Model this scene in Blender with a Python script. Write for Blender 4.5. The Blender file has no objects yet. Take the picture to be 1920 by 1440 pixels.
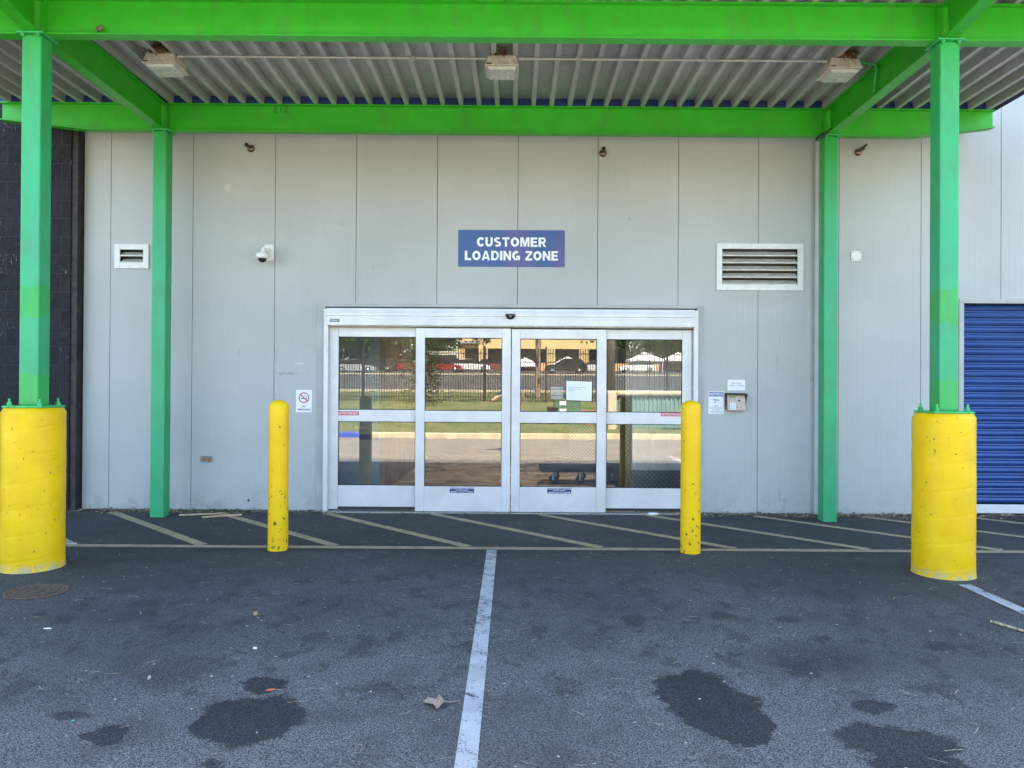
import bpy, math, random
from mathutils import Vector, Matrix, Euler
R = math.radians
random.seed(7)
S = bpy.context.scene
COL = S.collection

# ------------------------------------------------------------------ camera
F = 1442.0; H = 1.40
YAW, PITCH, ROLL = 6/1442.0, 7/1442.0, 0.006
cam_d = bpy.data.cameras.new('camera'); cam = bpy.data.objects.new('camera', cam_d); COL.objects.link(cam)
cam_d.sensor_width = 36; cam_d.lens = F/1920*36; cam_d.clip_start = 0.05; cam_d.clip_end = 2000
CM = Matrix.Rotation(YAW, 4, 'Z') @ Matrix.Rotation(R(90)+PITCH, 4, 'X') @ Matrix.Rotation(ROLL, 4, 'Z')
cam.matrix_world = Matrix.Translation((0, 0, H)) @ CM
S.camera = cam
# ------------------------------------------------------------------ sky, sun, exposure
SUN_EL, SUN_AZ = 56.0, 12.0           # azimuth measured from +Y (behind the building) towards +X
w = bpy.data.worlds.new('World'); S.world = w; w.use_nodes = True
wn = w.node_tree; wn.nodes.clear()
sky = wn.nodes.new('ShaderNodeTexSky'); sky.sky_type = 'NISHITA'; sky.sun_disc = False
sky.sun_elevation = R(SUN_EL); sky.sun_rotation = R(SUN_AZ); sky.air_density = 1.0; sky.dust_density = 1.2; sky.ozone_density = 1.0
bg = wn.nodes.new('ShaderNodeBackground'); bg.inputs[1].default_value = 0.085
wo = wn.nodes.new('ShaderNodeOutputWorld'); wn.links.new(sky.outputs[0], bg.inputs[0]); wn.links.new(bg.outputs[0], wo.inputs[0])
sd = bpy.data.lights.new('sun', 'SUN'); sd.energy = 5.0; sd.angle = R(0.5); sd.color = (1.0, 0.93, 0.82)
so = bpy.data.objects.new('sun', sd); COL.objects.link(so)
sv = Vector((math.sin(R(SUN_AZ))*math.cos(R(SUN_EL)), math.cos(R(SUN_AZ))*math.cos(R(SUN_EL)), math.sin(R(SUN_EL))))
so.rotation_euler = sv.to_track_quat('Z', 'Y').to_euler(); so.location = sv*60
S.view_settings.view_transform = 'Standard'; S.view_settings.look = 'None'
S.view_settings.exposure = 3.42; S.view_settings.gamma = 1.0
S.cycles.max_bounces = 8; S.cycles.transparent_max_bounces = 12; S.cycles.use_denoising = True
S.cycles.sample_clamp_indirect = 6

# ------------------------------------------------------------------ helpers
YW = 8.63                                             # the wall plane
def ray(x, y):
    d = CM.to_3x3() @ Vector(((x-960)/F, -(y-720)/F, -1.0)); return d
def at(x, y, Y):
    d = ray(x, y); t = Y/d.y; return Vector((d.x*t, Y, H+d.z*t))
def mirrored(x, y, z):                                # point seen in the door glass at path depth z
    p = at(x, y, z); return Vector((p.x, 17.2-z, p.z))
def gh(Y):
    if Y >= 8.6: return 0.0
    if Y >= 2: return -0.011*(8.6-Y)
    return -0.0726
def th(Y):                                            # terrain behind the photographer
    if Y > -5.1: return gh(Y)
    if Y > -13.1: return 0.08+(-5.1-Y)/8.0*0.75
    return 0.83+(-13.1-max(Y, -112))*0.0385
def gp(x, y):
    d = ray(x, y); t = 6.0
    for _ in range(30):
        Y = d.y*t; t = (gh(Y)-H)/d.z
    return Vector((d.x*t, d.y*t, gh(d.y*t)))

class MB:
    def __init__(s): s.v = []; s.f = []; s.m = []; s.sm = []
    def add(s, vs, fs, mi=0, smooth=False):
        o = len(s.v); s.v += [Vector(v) for v in vs]
        for f in fs: s.f.append([i+o for i in f]); s.m.append(mi); s.sm.append(smooth)
    def hexa(s, b, t, mi=0):
        s.add(list(b)+list(t), [(3,2,1,0),(4,5,6,7),(0,1,5,4),(1,2,6,5),(2,3,7,6),(3,0,4,7)], mi)
    def box(s, x0, x1, y0, y1, z0, z1, mi=0):
        s.hexa([(x0,y0,z0),(x1,y0,z0),(x1,y1,z0),(x0,y1,z0)], [(x0,y0,z1),(x1,y0,z1),(x1,y1,z1),(x0,y1,z1)], mi)
    def quad(s, a, b, c, d, mi=0): s.add([a,b,c,d], [(0,1,2,3)], mi)
    def tube(s, p0, p1, r0, r1=None, n=12, mi=0, cap=True, smooth=True):
        p0 = Vector(p0); p1 = Vector(p1); r1 = r0 if r1 is None else r1
        d = (p1-p0).normalized(); a = d.orthogonal().normalized(); b = d.cross(a)
        vs = []
        for p, r in ((p0, r0), (p1, r1)):
            for i in range(n):
                t = 2*math.pi*i/n; vs.append(p+a*math.cos(t)*r+b*math.sin(t)*r)
        s.add(vs, [(i, (i+1)%n, n+(i+1)%n, n+i) for i in range(n)], mi, smooth)
        if cap: s.add(vs, [tuple(range(n-1,-1,-1)), tuple(range(n, 2*n))], mi)
    def path(s, pts, r, n=8, mi=0):
        for a, b in zip(pts[:-1], pts[1:]): s.tube(a, b, r, n=n, mi=mi)
    def lathe(s, c, prof, n=32, mi=0, axis='Z', smooth=True, cap=True):
        c = Vector(c); vs = []
        for r, h in prof:
            for i in range(n):
                t = 2*math.pi*i/n
                if axis == 'Z': v = Vector((r*math.cos(t), r*math.sin(t), h))
                elif axis == 'Y': v = Vector((r*math.cos(t), h, r*math.sin(t)))
                else: v = Vector((h, r*math.cos(t), r*math.sin(t)))
                vs.append(c+v)
        fs = []
        for k in range(len(prof)-1):
            for i in range(n): fs.append((k*n+i, k*n+(i+1)%n, (k+1)*n+(i+1)%n, (k+1)*n+i))
        s.add(vs, fs, mi, smooth)
        if cap: s.add(vs, [tuple(range(n)), tuple(range((len(prof)-1)*n, len(prof)*n))], mi)
    def prism(s, prof, x0, x1, axis='X', mi=0, smooth=False):     # prof = list of (a,b), extruded along axis
        n = len(prof)
        def P(u, a, b):
            return {'X': (u,a,b), 'Y': (a,u,b), 'Z': (a,b,u)}[axis]
        vs = [P(x0,a,b) for a, b in prof]+[P(x1,a,b) for a, b in prof]
        s.add(vs, [(i,(i+1)%n,n+(i+1)%n,n+i) for i in range(n)], mi, smooth)
        s.add(vs, [tuple(range(n-1,-1,-1)), tuple(range(n,2*n))], mi)

def finish(name, mb, mats, parent=None, org=None, bevel=0, seg=2, solid=0):
    me = bpy.data.meshes.new(name)
    o = bpy.data.objects.new(name, me)
    if parent is not None:
        o.parent = parent; q = parent; off = Vector((0,0,0))
        while q: off = off+q.location; q = q.parent
    else:
        off = Vector(org) if org is not None else Vector((0,0,0))
        o.location = off
    me.from_pydata([v-off for v in mb.v], [], mb.f); me.update()
    for m in (mats if isinstance(mats, (list, tuple)) else [mats]): me.materials.append(m)
    me.polygons.foreach_set('material_index', mb.m); me.polygons.foreach_set('use_smooth', mb.sm)
    import bmesh
    bm = bmesh.new(); bm.from_mesh(me); bmesh.ops.recalc_face_normals(bm, faces=bm.faces); bm.to_mesh(me); bm.free()
    COL.objects.link(o)
    if solid:
        md = o.modifiers.new('t', 'SOLIDIFY'); md.thickness = solid; md.offset = 1
    if bevel:
        md = o.modifiers.new('b', 'BEVEL'); md.width = bevel; md.segments = seg; md.limit_method = 'ANGLE'; md.angle_limit = R(40)
    return o
def tag(o, label=None, cat=None, group=None, kind=None):
    if label: o['label'] = label
    if cat: o['category'] = cat
    if group: o['group'] = group
    if kind: o['kind'] = kind
    return o
def thing(name, loc, label, cat, group=None):
    o = bpy.data.objects.new(name, None); o.location = loc; o.empty_display_size = .1; COL.objects.link(o)
    return tag(o, label, cat, group)
def struct(name, mb, m, **k): return tag(finish(name, mb, m, **k), kind='structure')
def copy_tree(o, parent=None):
    c = o.copy(); COL.objects.link(c)
    if parent is not None: c.parent = parent
    for ch in list(o.children): copy_tree(ch, c)
    return c
def text_mesh(mb, txt, cx, cz, y, width, height, bold=0.0, mi=0, space=1.0):
    cu = bpy.data.curves.new('t', 'FONT'); cu.body = txt; cu.align_x = 'CENTER'; cu.offset = bold; cu.resolution_u = 3
    cu.space_character = space
    ob = bpy.data.objects.new('t', cu); COL.objects.link(ob)
    dg = bpy.context.evaluated_depsgraph_get(); me = bpy.data.meshes.new_from_object(ob.evaluated_get(dg))
    xs = [v.co.x for v in me.vertices]; ys = [v.co.y for v in me.vertices]
    x0, x1, y0, y1 = min(xs), max(xs), min(ys), max(ys)
    sx, sy = width/(x1-x0), height/(y1-y0)
    mb.add([(cx+(v.co.x-(x0+x1)/2)*sx, y, cz+(v.co.y-(y0+y1)/2)*sy) for v in me.vertices], [tuple(p.vertices) for p in me.polygons], mi)
    bpy.data.objects.remove(ob); bpy.data.curves.remove(cu); bpy.data.meshes.remove(me)

W_ = .29
GL = {
 'C': (.84, [('a',.47,.5,.47,.5,W_,40,320)]),
 'G': (.96, [('a',.47,.5,.47,.5,W_,52,300), ('r',.50,.30,.92,.50), ('r',.70,.04,.92,.30)]),
 'O': (.98, [('a',.49,.5,.49,.5,W_,0,360)]),
 'U': (.86, [('r',0,.38,W_,1), ('r',.61,.38,.86,1), ('a',.43,.40,.43,.40,W_,180,360)]),
 'S': (.84, [('a',.42,.715,.40,.285,.25,40,275), ('a',.42,.285,.42,.285,.25,-140,95)]),
 'T': (.84, [('r',0,.79,.84,1), ('r',.295,0,.545,.79)]),
 'M': (1.06, [('r',0,0,.22,1), ('r',.84,0,1.06,1), ('p',[(.22,1),(.22,.62),(.43,0),(.63,0),(.84,.62),(.84,1),(.70,1),(.53,.42),(.36,1)])]),
 'E': (.78, [('r',0,0,W_,1), ('r',W_,.79,.76,1), ('r',W_,.40,.70,.60), ('r',W_,0,.78,.21)]),
 'R': (.88, [('r',0,0,W_,1), ('r',W_,.80,.56,1), ('r',W_,.36,.56,.56), ('a',.56,.68,.27,.32,.21,-90,90), ('p',[(.40,.36),(.66,.36),(.88,0),(.60,0)])]),
 'L': (.74, [('r',0,0,W_,1), ('r',W_,0,.74,.22)]),
 'A': (.98, [('p',[(0,0),(.355,1),(.49,1),(.49,.74),(.26,0)]), ('p',[(.98,0),(.625,1),(.49,1),(.49,.74),(.72,0)]), ('r',.28,.17,.70,.36)]),
 'D': (.90, [('r',0,0,W_,1), ('r',W_,.79,.46,1), ('r',W_,0,.46,.21), ('a',.46,.5,.44,.5,.23,-90,90)]),
 'I': (W_, [('r',0,0,W_,1)]),
 'N': (.88, [('r',0,0,.24,1), ('r',.64,0,.88,1), ('p',[(.24,1),(.24,.62),(.64,0),(.64,.38)])]),
 'Z': (.80, [('r',.03,.79,.80,1), ('r',0,0,.80,.21), ('p',[(.50,.79),(.80,.79),(.30,.21),(0,.21)])]),
 ' ': (.34, []),
}
def bold_text(mb, txt, cx, cz, y, width, height, mi=0):
    gap = .13; tot = sum(GL[c][0]+gap for c in txt)-gap; sx = width/tot; sz = height; x = cx-width/2; z0 = cz-height/2; k = 0
    for c in txt:
        for pc in GL[c][1]:
            k += 1; yy = y-.00006*(k % 5)
            if pc[0] == 'r': pts = [(pc[1],pc[2]),(pc[3],pc[2]),(pc[3],pc[4]),(pc[1],pc[4])]; mb.add([(x+a*sx, yy, z0+b*sz) for a, b in pts], [(0,1,2,3)], mi)
            elif pc[0] == 'p': mb.add([(x+a*sx, yy, z0+b*sz) for a, b in pc[1]], [tuple(range(len(pc[1])))], mi)
            else:
                _, ax, az, rx, rz, t, a0, a1 = pc; n = max(6, int(abs(a1-a0)/12)); vs = []
                for i in range(n+1):
                    a = R(a0+(a1-a0)*i/n)
                    vs += [(x+(ax+rx*math.cos(a))*sx, yy, z0+(az+rz*math.sin(a))*sz), (x+(ax+(rx-t)*math.cos(a))*sx, yy, z0+(az+(rz-t*.82)*math.sin(a))*sz)]
                mb.add(vs, [(2*i, 2*i+2, 2*i+3, 2*i+1) for i in range(n)], mi)
        x += (GL[c][0]+gap)*sx

# ------------------------------------------------------------------ materials
class N:
    def __init__(s, name):
        s.m = bpy.data.materials.new(name); s.m.use_nodes = True; s.t = s.m.node_tree; s.t.nodes.clear()
        s.out = s.t.nodes.new('ShaderNodeOutputMaterial'); s.b = s.t.nodes.new('ShaderNodeBsdfPrincipled')
        s.t.links.new(s.b.outputs[0], s.out.inputs[0]); s.pos = s.t.nodes.new('ShaderNodeNewGeometry').outputs['Position']
    def n(s, typ, ins={}, **k):
        nd = s.t.nodes.new(typ)
        for a, v in k.items(): setattr(nd, a, v)
        for a, v in ins.items(): s.set(nd.inputs[a], v)
        return nd
    def set(s, i, v):
        if isinstance(v, bpy.types.NodeSocket): s.t.links.new(v, i)
        else:
            if i.type == 'RGBA' and len(v) == 3: v = (*v, 1)
            i.default_value = v
    def math(s, op, a, b=0.0, c=None, clamp=False):
        nd = s.n('ShaderNodeMath', {0: a, 1: b}, operation=op, use_clamp=clamp)
        if c is not None: s.set(nd.inputs[2], c)
        return nd.outputs[0]
    def vm(s, op, a, b):
        nd = s.n('ShaderNodeVectorMath', {0: a, 1: b}, operation=op); return nd.outputs['Value'] if op == 'LENGTH' else nd.outputs[0]
    def noise(s, scale, detail=4, rough=.55, vec=None, dist=0):
        return s.n('ShaderNodeTexNoise', {'Vector': vec if vec is not None else s.pos, 'Scale': scale, 'Detail': detail, 'Roughness': rough, 'Distortion': dist}).outputs[0]
    def ramp(s, v, a, b, lo=0.0, hi=1.0):
        return s.n('ShaderNodeMapRange', {0: v, 1: a, 2: b, 3: lo, 4: hi}, interpolation_type='SMOOTHSTEP').outputs[0]
    def mix(s, f, a, b, bt='MIX'):
        nd = s.n('ShaderNodeMix', data_type='RGBA', blend_type=bt); s.set(nd.inputs[0], f); s.set(nd.inputs[6], a); s.set(nd.inputs[7], b)
        return nd.outputs[2]
    def bump(s, h, strength, dist=.01, nrm=None):
        nd = s.n('ShaderNodeBump', {'Height': h, 'Strength': strength, 'Distance': dist})
        if nrm is not None: s.set(nd.inputs['Normal'], nrm)
        return nd.outputs[0]
    def scaled(s, v): return s.vm('MULTIPLY', s.pos, v)
    def fin(s, col, rough=.5, metal=0, nrm=None, spec=None):
        s.set(s.b.inputs['Base Color'], col); s.set(s.b.inputs['Roughness'], rough); s.set(s.b.inputs['Metallic'], metal)
        if nrm is not None: s.set(s.b.inputs['Normal'], nrm)
        if spec is not None: s.set(s.b.inputs['Specular IOR Level'], spec)
        return s.m
def simple(name, c, rough=.5, metal=0, var=.12, scale=6, bump=.0, bscale=80, spec=None):
    q = N(name); nz = q.noise(scale, 5); f = q.ramp(nz, .3, .7)
    c2 = tuple(x*(1-var*1.6) for x in c); c1 = tuple(min(1, x*(1+var*.4)) for x in c)
    col = q.mix(f, c2, c1); nr = None
    if bump: nr = q.bump(q.noise(bscale, 3), bump, .004)
    rr = q.ramp(q.noise(scale*3, 4), .3, .7, max(.02, rough-.06), min(1, rough+.08))
    return q.fin(col, rr, metal, nr, spec)

def green_paint(name, c, c2=None, bands=()):
    q = N(name); base = q.mix(q.ramp(q.noise(3, 5), .3, .75), tuple(x*.86 for x in c), c)
    if c2:                                              # touched-up patches of a fresher, greener paint
        sep = q.n('ShaderNodeSeparateXYZ', {0: q.pos}).outputs
        z = q.math('ADD', sep[2], q.math('MULTIPLY', q.noise(5, 3), .18))
        acc = None
        for a, b in bands:
            k = q.math('MULTIPLY', q.ramp(z, a, a+.012), q.ramp(z, b, b+.012, 1, 0)); acc = k if acc is None else q.math('MAXIMUM', acc, k)
        acc = q.math('MULTIPLY', acc, q.ramp(sep[1], 7.0, 7.1, 1, 0))
        base = q.mix(acc, base, c2)
        top = q.ramp(q.math('ADD', sep[2], q.math('MULTIPLY', q.noise(3, 4), .5)), 2.9, 4.6)   # greener top: warm light put into the colour, plus less fading
        base = q.mix(q.math('MULTIPLY', top, .85), base, (.026,.36,.05))
    chips = q.ramp(q.noise(26, 6, .7, q.scaled((1,1,.6))), .735, .75)
    col = q.mix(q.math('MULTIPLY', chips, .7), base, (.10,.22,.07))
    dirt = q.ramp(q.noise(9, 6, .65, q.scaled((1,1,.35))), .45, .75)
    col = q.mix(q.math('MULTIPLY', dirt, .28), col, (.09,.10,.06))
    return q.fin(col, q.ramp(q.noise(12, 4), .3, .7, .33, .5), 0, q.bump(q.noise(14, 4), .12, .01))
M_green = green_paint('beam_green', (.034,.45,.018))
M_postg = green_paint('post_green', (.022,.37,.15), (.022,.35,.07), [(2.02,2.26),(1.0,1.56)])
M_bolt = simple('bolt_green', (.04,.45,.12), .45, 0, .2, 30)

def stripe_wall():
    q = N('panel_grey'); sep = q.n('ShaderNodeSeparateXYZ', {0: q.pos}).outputs
    wv = q.math('SINE', q.math('MULTIPLY', sep[0], 2*math.pi/.0195))
    broad = q.math('SINE', q.math('MULTIPLY', sep[0], 2*math.pi/.45))
    amp = q.ramp(q.noise(.9, 2, .5, q.scaled((1,1,.15))), .3, .7, .35, 1)
    nrm = q.bump(q.math('MULTIPLY', wv, amp), .5, .0014)
    nrm = q.bump(q.noise(1.3, 3), .4, .035, nrm)
    col = q.mix(q.ramp(q.noise(.8, 5), .3, .7), (.385,.397,.385), (.432,.443,.430))
    # grooves coloured a little darker than the ribs
    col = q.mix(q.math('MULTIPLY', q.ramp(wv, -1, -.5, 1, 0), .10), col, (.25,.24,.21))
    drip = q.ramp(q.noise(3.2, 6, .7, q.scaled((3.5,1,.18))), .58, .85)
    col = q.mix(q.math('MULTIPLY', drip, .18), col, (.28,.26,.21))
    spots = q.ramp(q.noise(34, 3, .5, q.scaled((1,1,.5))), .765, .79)
    col = q.mix(q.math('MULTIPLY', spots, .6), col, (.16,.13,.10))
    for (px_, py_, rx_, rz_, cc, st) in ((427,352,8,8,(.62,.61,.55),.6), (536,700,26,2.2,(.24,.24,.23),.75), (518,668,2.5,16,(.30,.30,.29),.6), (562,682,10,2,(.56,.56,.54),.7), (1458,680,1.6,22,(.25,.24,.22),.6), (1462,640,1.4,14,(.27,.26,.24),.5),
                                       (1462,930,2,14,(.25,.24,.22),.6), (520,480,30,22,(.34,.33,.31),.35), (1540,500,10,30,(.30,.29,.27),.4), (1425,560,70,16,(.35,.34,.32),.35), (640,420,3,5,(.3,.29,.27),.5), (1180,410,2,5,(.22,.2,.18),.5), (700,500,2,4,(.22,.2,.18),.5), (448,660,3,9,(.28,.27,.25),.4)):
        p_ = at(px_, py_, YW); dd = q.vm('SUBTRACT', q.pos, (p_.x, YW, p_.z)); ww = q.vm('MULTIPLY', q.vm('SUBTRACT', q.n('ShaderNodeTexNoise', {'Vector': q.pos, 'Scale': 22.0, 'Detail': 4.0}).outputs[1], (.5,.5,.5)), (.05,0,.05))
        LL = q.vm('LENGTH', q.vm('MULTIPLY', q.vm('ADD', dd, ww), (167/rx_, 0, 167/rz_)), (0,0,0))
        col = q.mix(q.ramp(LL, .3, 1.3, st, 0), col, cc)
    low = q.math('MULTIPLY', q.ramp(sep[2], .02, .35, 1, 0), q.ramp(q.noise(7, 5, .7), .45, .7))
    col = q.mix(q.math('MULTIPLY', low, .45), col, (.22,.20,.17))
    return q.fin(col, q.ramp(q.noise(2, 4), .3, .7, .42, .55), 0, nrm)
M_wall = stripe_wall()
M_trimg = simple('trim_grey', (.40,.405,.39), .45, 0, .1, 3)
M_dark = simple('joint_backing', (.02,.02,.022), .9)  # dark backing seen in the joints between wall panels
M_inside_dark = simple('inside_black', (.03,.03,.032), .8)

def block_wall():
    q = N('black_block'); sep = q.n('ShaderNodeSeparateXYZ', {0: q.pos}).outputs
    u = q.math('ADD', sep[0], sep[1])
    vec = q.n('ShaderNodeCombineXYZ', {0: u, 1: sep[2], 2: 0.0}).outputs[0]
    br = q.n('ShaderNodeTexBrick', {'Vector': vec, 'Color1': (.0,.0,.0), 'Color2': (1.,1.,1.), 'Mortar': (.5,.5,.5), 'Scale': 1.0, 'Mortar Size': .009, 'Mortar Smooth': .3, 'Bias': 0.0, 'Brick Width': .406, 'Row Height': .203}, offset=.5, squash=1.0)
    fac = br.outputs['Fac']; tone = br.outputs['Color']
    col = q.mix(tone, (.007,.007,.008), (.014,.014,.016))
    col = q.mix(q.math('MULTIPLY', q.ramp(q.noise(14, 6, .7), .35, .7), .6), col, (.026,.026,.03))
    col = q.mix(q.math('MULTIPLY', fac, .8), col, (.032,.032,.036))
    st = q.ramp(q.noise(20, 5, .75, q.scaled((2.0,1,.55))), .61, .65)
    msk = q.math('MULTIPLY', q.ramp(q.noise(2.3, 3), .47, .62), q.ramp(sep[2], 1.2, 3.6, .35, 1))
    col = q.mix(q.math('MULTIPLY', st, msk), col, (.55,.53,.46))
    sp = q.ramp(q.noise(60, 2), .78, .80); col = q.mix(sp, col, (.4,.4,.36))
    h1 = q.math('MULTIPLY', q.noise(9, 7, .62), 1.0); h = q.math('SUBTRACT', h1, q.math('MULTIPLY', fac, .9))
    return q.fin(col, .7, 0, q.bump(h, 1.0, .035), .25)
M_block = block_wall()

def yellow_paint(name, pits, chip_low):
    q = N(name); sep = q.n('ShaderNodeSeparateXYZ', {0: q.pos}).outputs
    col = q.mix(q.ramp(q.noise(4, 6), .3, .7), (.76,.455,.001), (.86,.54,.0015))
    worn = q.ramp(q.noise(11, 6, .7, q.scaled((1,1,.5))), .55, .8); col = q.mix(q.math('MULTIPLY', worn, .3), col, (.66,.46,.05))
    if pits:
        p = q.ramp(q.noise(34, 3, .6), .68, .70); col = q.mix(q.math('MULTIPLY', p, .85), col, (.12,.09,.03))
        low = q.math('MULTIPLY', q.ramp(sep[2], -.03, .05, 1, 0), q.ramp(q.noise(18, 4), .4, .6)); col = q.mix(low, col, (.45,.38,.22))
        hgt = q.math('ADD', q.math('MULTIPLY', p, -1.0), q.math('MULTIPLY', q.noise(5, 4), .6)); nrm = q.bump(hgt, .6, .012)
    else:
        k = q.n('ShaderNodeMath', {0: sep[2], 1: 0}).outputs[0]
        thr = q.ramp(sep[2], .0, 1.1, .605, .685)
        p = q.ramp(q.math('SUBTRACT', q.noise(24, 4, .65, q.scaled((1,1,.9))), thr), 0.0, .008); col = q.mix(p, col, (.05,.035,.025))
        nrm = q.bump(q.math('MULTIPLY', p, -1.0), .5, .004)
    return q.fin(col, q.ramp(q.noise(9, 4), .3, .7, .36, .52), 0, nrm, .3)
M_pier = yellow_paint('yellow_pier', True, False); M_boll = yellow_paint('yellow_bollard', False, True)
M_alu = simple('door_aluminium', (.66,.655,.65), .38, .15, .07, 4, .04, 200)
M_alu_w = simple('white_aluminium', (.68,.665,.64), .4, .1, .06, 10)
M_alu_d = simple('louver_metal', (.42,.40,.36), .5, .2, .2, 20)
M_seal = simple('black_seal', (.02,.02,.022), .6)
M_white = simple('white_plastic', (.74,.74,.70), .45, 0, .06, 30)
M_cream = simple('aged_white_housing', (.60,.56,.48), .5, 0, .18, 22)
M_lens = simple('cloudy_lens', (.52,.54,.50), .25, 0, .1, 9)
M_steel = simple('galvanised', (.45,.45,.43), .4, .6, .2, 30)
M_cond = simple('grey_conduit', (.42,.43,.42), .45, .2, .1, 20)
M_bronze = simple('bronze', (.20,.15,.10), .28, .9, .2, 60)
M_black = simple('black_plastic', (.015,.015,.017), .25)
M_straw = simple('dry_straw', (.52,.42,.24), .8, 0, .4, 40)
M_nest = simple('nest_twigs', (.13,.08,.045), .9, 0, .5, 60)
M_rust = simple('rust', (.16,.09,.06), .8, 0, .4, 40)
def deck_m():
    q = N('roof_deck_metal'); col = q.mix(q.ramp(q.noise(1.7, 5), .3, .7), (.36,.37,.36), (.45,.46,.45))
    st = q.ramp(q.noise(6, 6, .7, q.scaled((1.5,.4,1))), .55, .8); col = q.mix(q.math('MULTIPLY', st, .35), col, (.15,.145,.12))
    sp = q.ramp(q.noise(30, 3, .6, q.scaled((1,.6,1))), .74, .76); col = q.mix(q.math('MULTIPLY', sp, .6), col, (.07,.06,.05))
    return q.fin(col, .5, .25, q.bump(q.noise(5, 3), .1, .01))
M_deck = deck_m()
M_closure = simple('blue_closure', (.006,.024,.13), .5)
def door_blue():
    q = N('rollup_blue'); col = q.mix(q.ramp(q.noise(2.5, 5), .3, .7), (.008,.042,.17), (.012,.058,.23))
    d = q.ramp(q.noise(5, 6, .7, q.scaled((.4,1,3))), .5, .8); col = q.mix(q.math('MULTIPLY', d, .25), col, (.10,.13,.22))
    return q.fin(col, .35, 0)
M_blue = door_blue()
def sign_blue():
    q = N('sign_blue'); xx = q.math('ADD', q.n('ShaderNodeSeparateXYZ', {0: q.pos}).outputs[0], q.math('MULTIPLY', q.noise(9, 4, .6, q.scaled((1,1,.35))), .16))
    v1 = q.ramp(q.math('ABSOLUTE', q.math('SUBTRACT', xx, .10)), .03, .22, 1, 0); v2 = q.ramp(xx, .42, .62); f = q.math('MAXIMUM', v1, v2)
    col = q.mix(q.math('MULTIPLY', f, .8), (.006,.050,.215), (.070,.050,.21))
    return q.fin(col, .25, 0)
M_sblue = sign_blue()
M_signw = simple('sign_white', (.78,.79,.80), .4, 0, .04)
M_ink = simple('sign_ink', (.04,.04,.05), .5)
M_red = simple('sign_red', (.50,.09,.10), .45); M_stick = simple('sticker_red', (.60,.05,.08), .4)
M_navy = simple('sticker_navy', (.02,.03,.16), .4)
M_nblue = simple('notice_blue', (.03,.08,.36), .4)
M_key = simple('keypad_metal', (.42,.34,.27), .4, .5, .12, 60)
M_lcd = simple('keypad_display', (.30,.34,.10), .3)

def asphalt(name, base=1.0, stains=()):
    q = N(name); v = q.pos
    f1 = q.noise(120, 4, .78); f2 = q.noise(230, 2, .6); big = q.noise(.55, 6, .6); mid = q.noise(2.6, 6, .62)
    lo = (.018*base, .018*base, .0185*base); hi = (.192*base, .186*base, .176*base)
    c = q.mix(q.ramp(f1, .40, .62), lo, hi)
    c = q.mix(q.ramp(f2, .57, .70), c, (.46,.45,.43))
    c = q.mix(q.math('MULTIPLY', q.ramp(big, .42, .62), .35), c, (.045,.045,.046))
    c = q.mix(q.math('MULTIPLY', q.ramp(mid, .50, .66), .35), c, (.040,.040,.040))
    scuff = q.noise(5, 5, .7, q.scaled((.35,1.4,1))); c = q.mix(q.math('MULTIPLY', q.ramp(scuff, .58, .74), .25), c, (.20,.195,.185))
    ch = q.n('ShaderNodeTexVoronoi', {'Vector': v, 'Scale': 16.0, 'Randomness': 1.0}).outputs
    chip = q.math('MULTIPLY', q.ramp(ch['Distance'], .04, .065, 1, 0), q.ramp(q.n('ShaderNodeSeparateXYZ', {0: ch['Color']}).outputs[0], .70, .72))
    c = q.mix(q.math('MULTIPLY', chip, .6), c, (.27,.26,.24))
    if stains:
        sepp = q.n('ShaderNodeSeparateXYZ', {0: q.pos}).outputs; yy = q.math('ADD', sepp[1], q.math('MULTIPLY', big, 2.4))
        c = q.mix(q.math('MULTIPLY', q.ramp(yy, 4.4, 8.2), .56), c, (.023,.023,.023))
        oil = q.mix(q.ramp(f1, .38, .66), (.007,.007,.008), (.030,.030,.031)); oil = q.mix(q.ramp(f2, .6, .72), oil, (.12,.12,.12))
        brn = q.mix(q.ramp(f1, .38, .66), (.012,.012,.010), (.055,.054,.046))
        wob = q.n('ShaderNodeTexNoise', {'Vector': v, 'Scale': 4.5, 'Detail': 10.0, 'Roughness': .72}).outputs[1]
        wob = q.vm('MULTIPLY', q.vm('SUBTRACT', wob, (.5,.5,.5)), (.34,.34,0))
        pv = q.vm('ADD', v, wob); acc = None
        # soaked-in drips where engines stand: patches of their own shape, in the parking bays
        bay = q.math('MULTIPLY', q.ramp(yy, 4.2, 5.2), q.ramp(yy, 6.6, 7.6, 1, 0))
        dp = q.ramp(q.noise(3.4, 7, .68, q.scaled((1.3,.9,1))), .54, .60); c = q.mix(q.math('MULTIPLY', q.math('MULTIPLY', dp, bay), .48), c, brn)
        for (x, y, rx, ry, s_, soft, ang) in stains:
            d = q.vm('SUBTRACT', pv, (x, y, 0))
            if ang: d = q.n('ShaderNodeVectorRotate', {'Vector': d, 'Angle': R(ang)}, rotation_type='Z_AXIS').outputs[0]
            d = q.vm('MULTIPLY', d, (1/rx, 1/ry, 0)); L = q.vm('LENGTH', d, (0,0,0))
            k = q.ramp(L, 1-soft, 1+soft*.6, s_, 0); acc = k if acc is None else q.math('MAXIMUM', acc, k)
        c = q.mix(q.math('MULTIPLY', acc, .9), c, oil)
        dr = q.n('ShaderNodeTexVoronoi', {'Vector': pv, 'Scale': 3.6}).outputs
        dk = q.math('MULTIPLY', q.ramp(dr['Distance'], .05, .13, 1, 0), q.ramp(q.n('ShaderNodeSeparateXYZ', {0: dr['Color']}).outputs[1], .50, .54))
        c = q.mix(q.math('MULTIPLY', dk, .6), c, oil)
        # asphalt patch round the manhole has a sealed edge
    return q.fin(c, .85, 0, q.bump(f1, .7, .006), .18)
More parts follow.
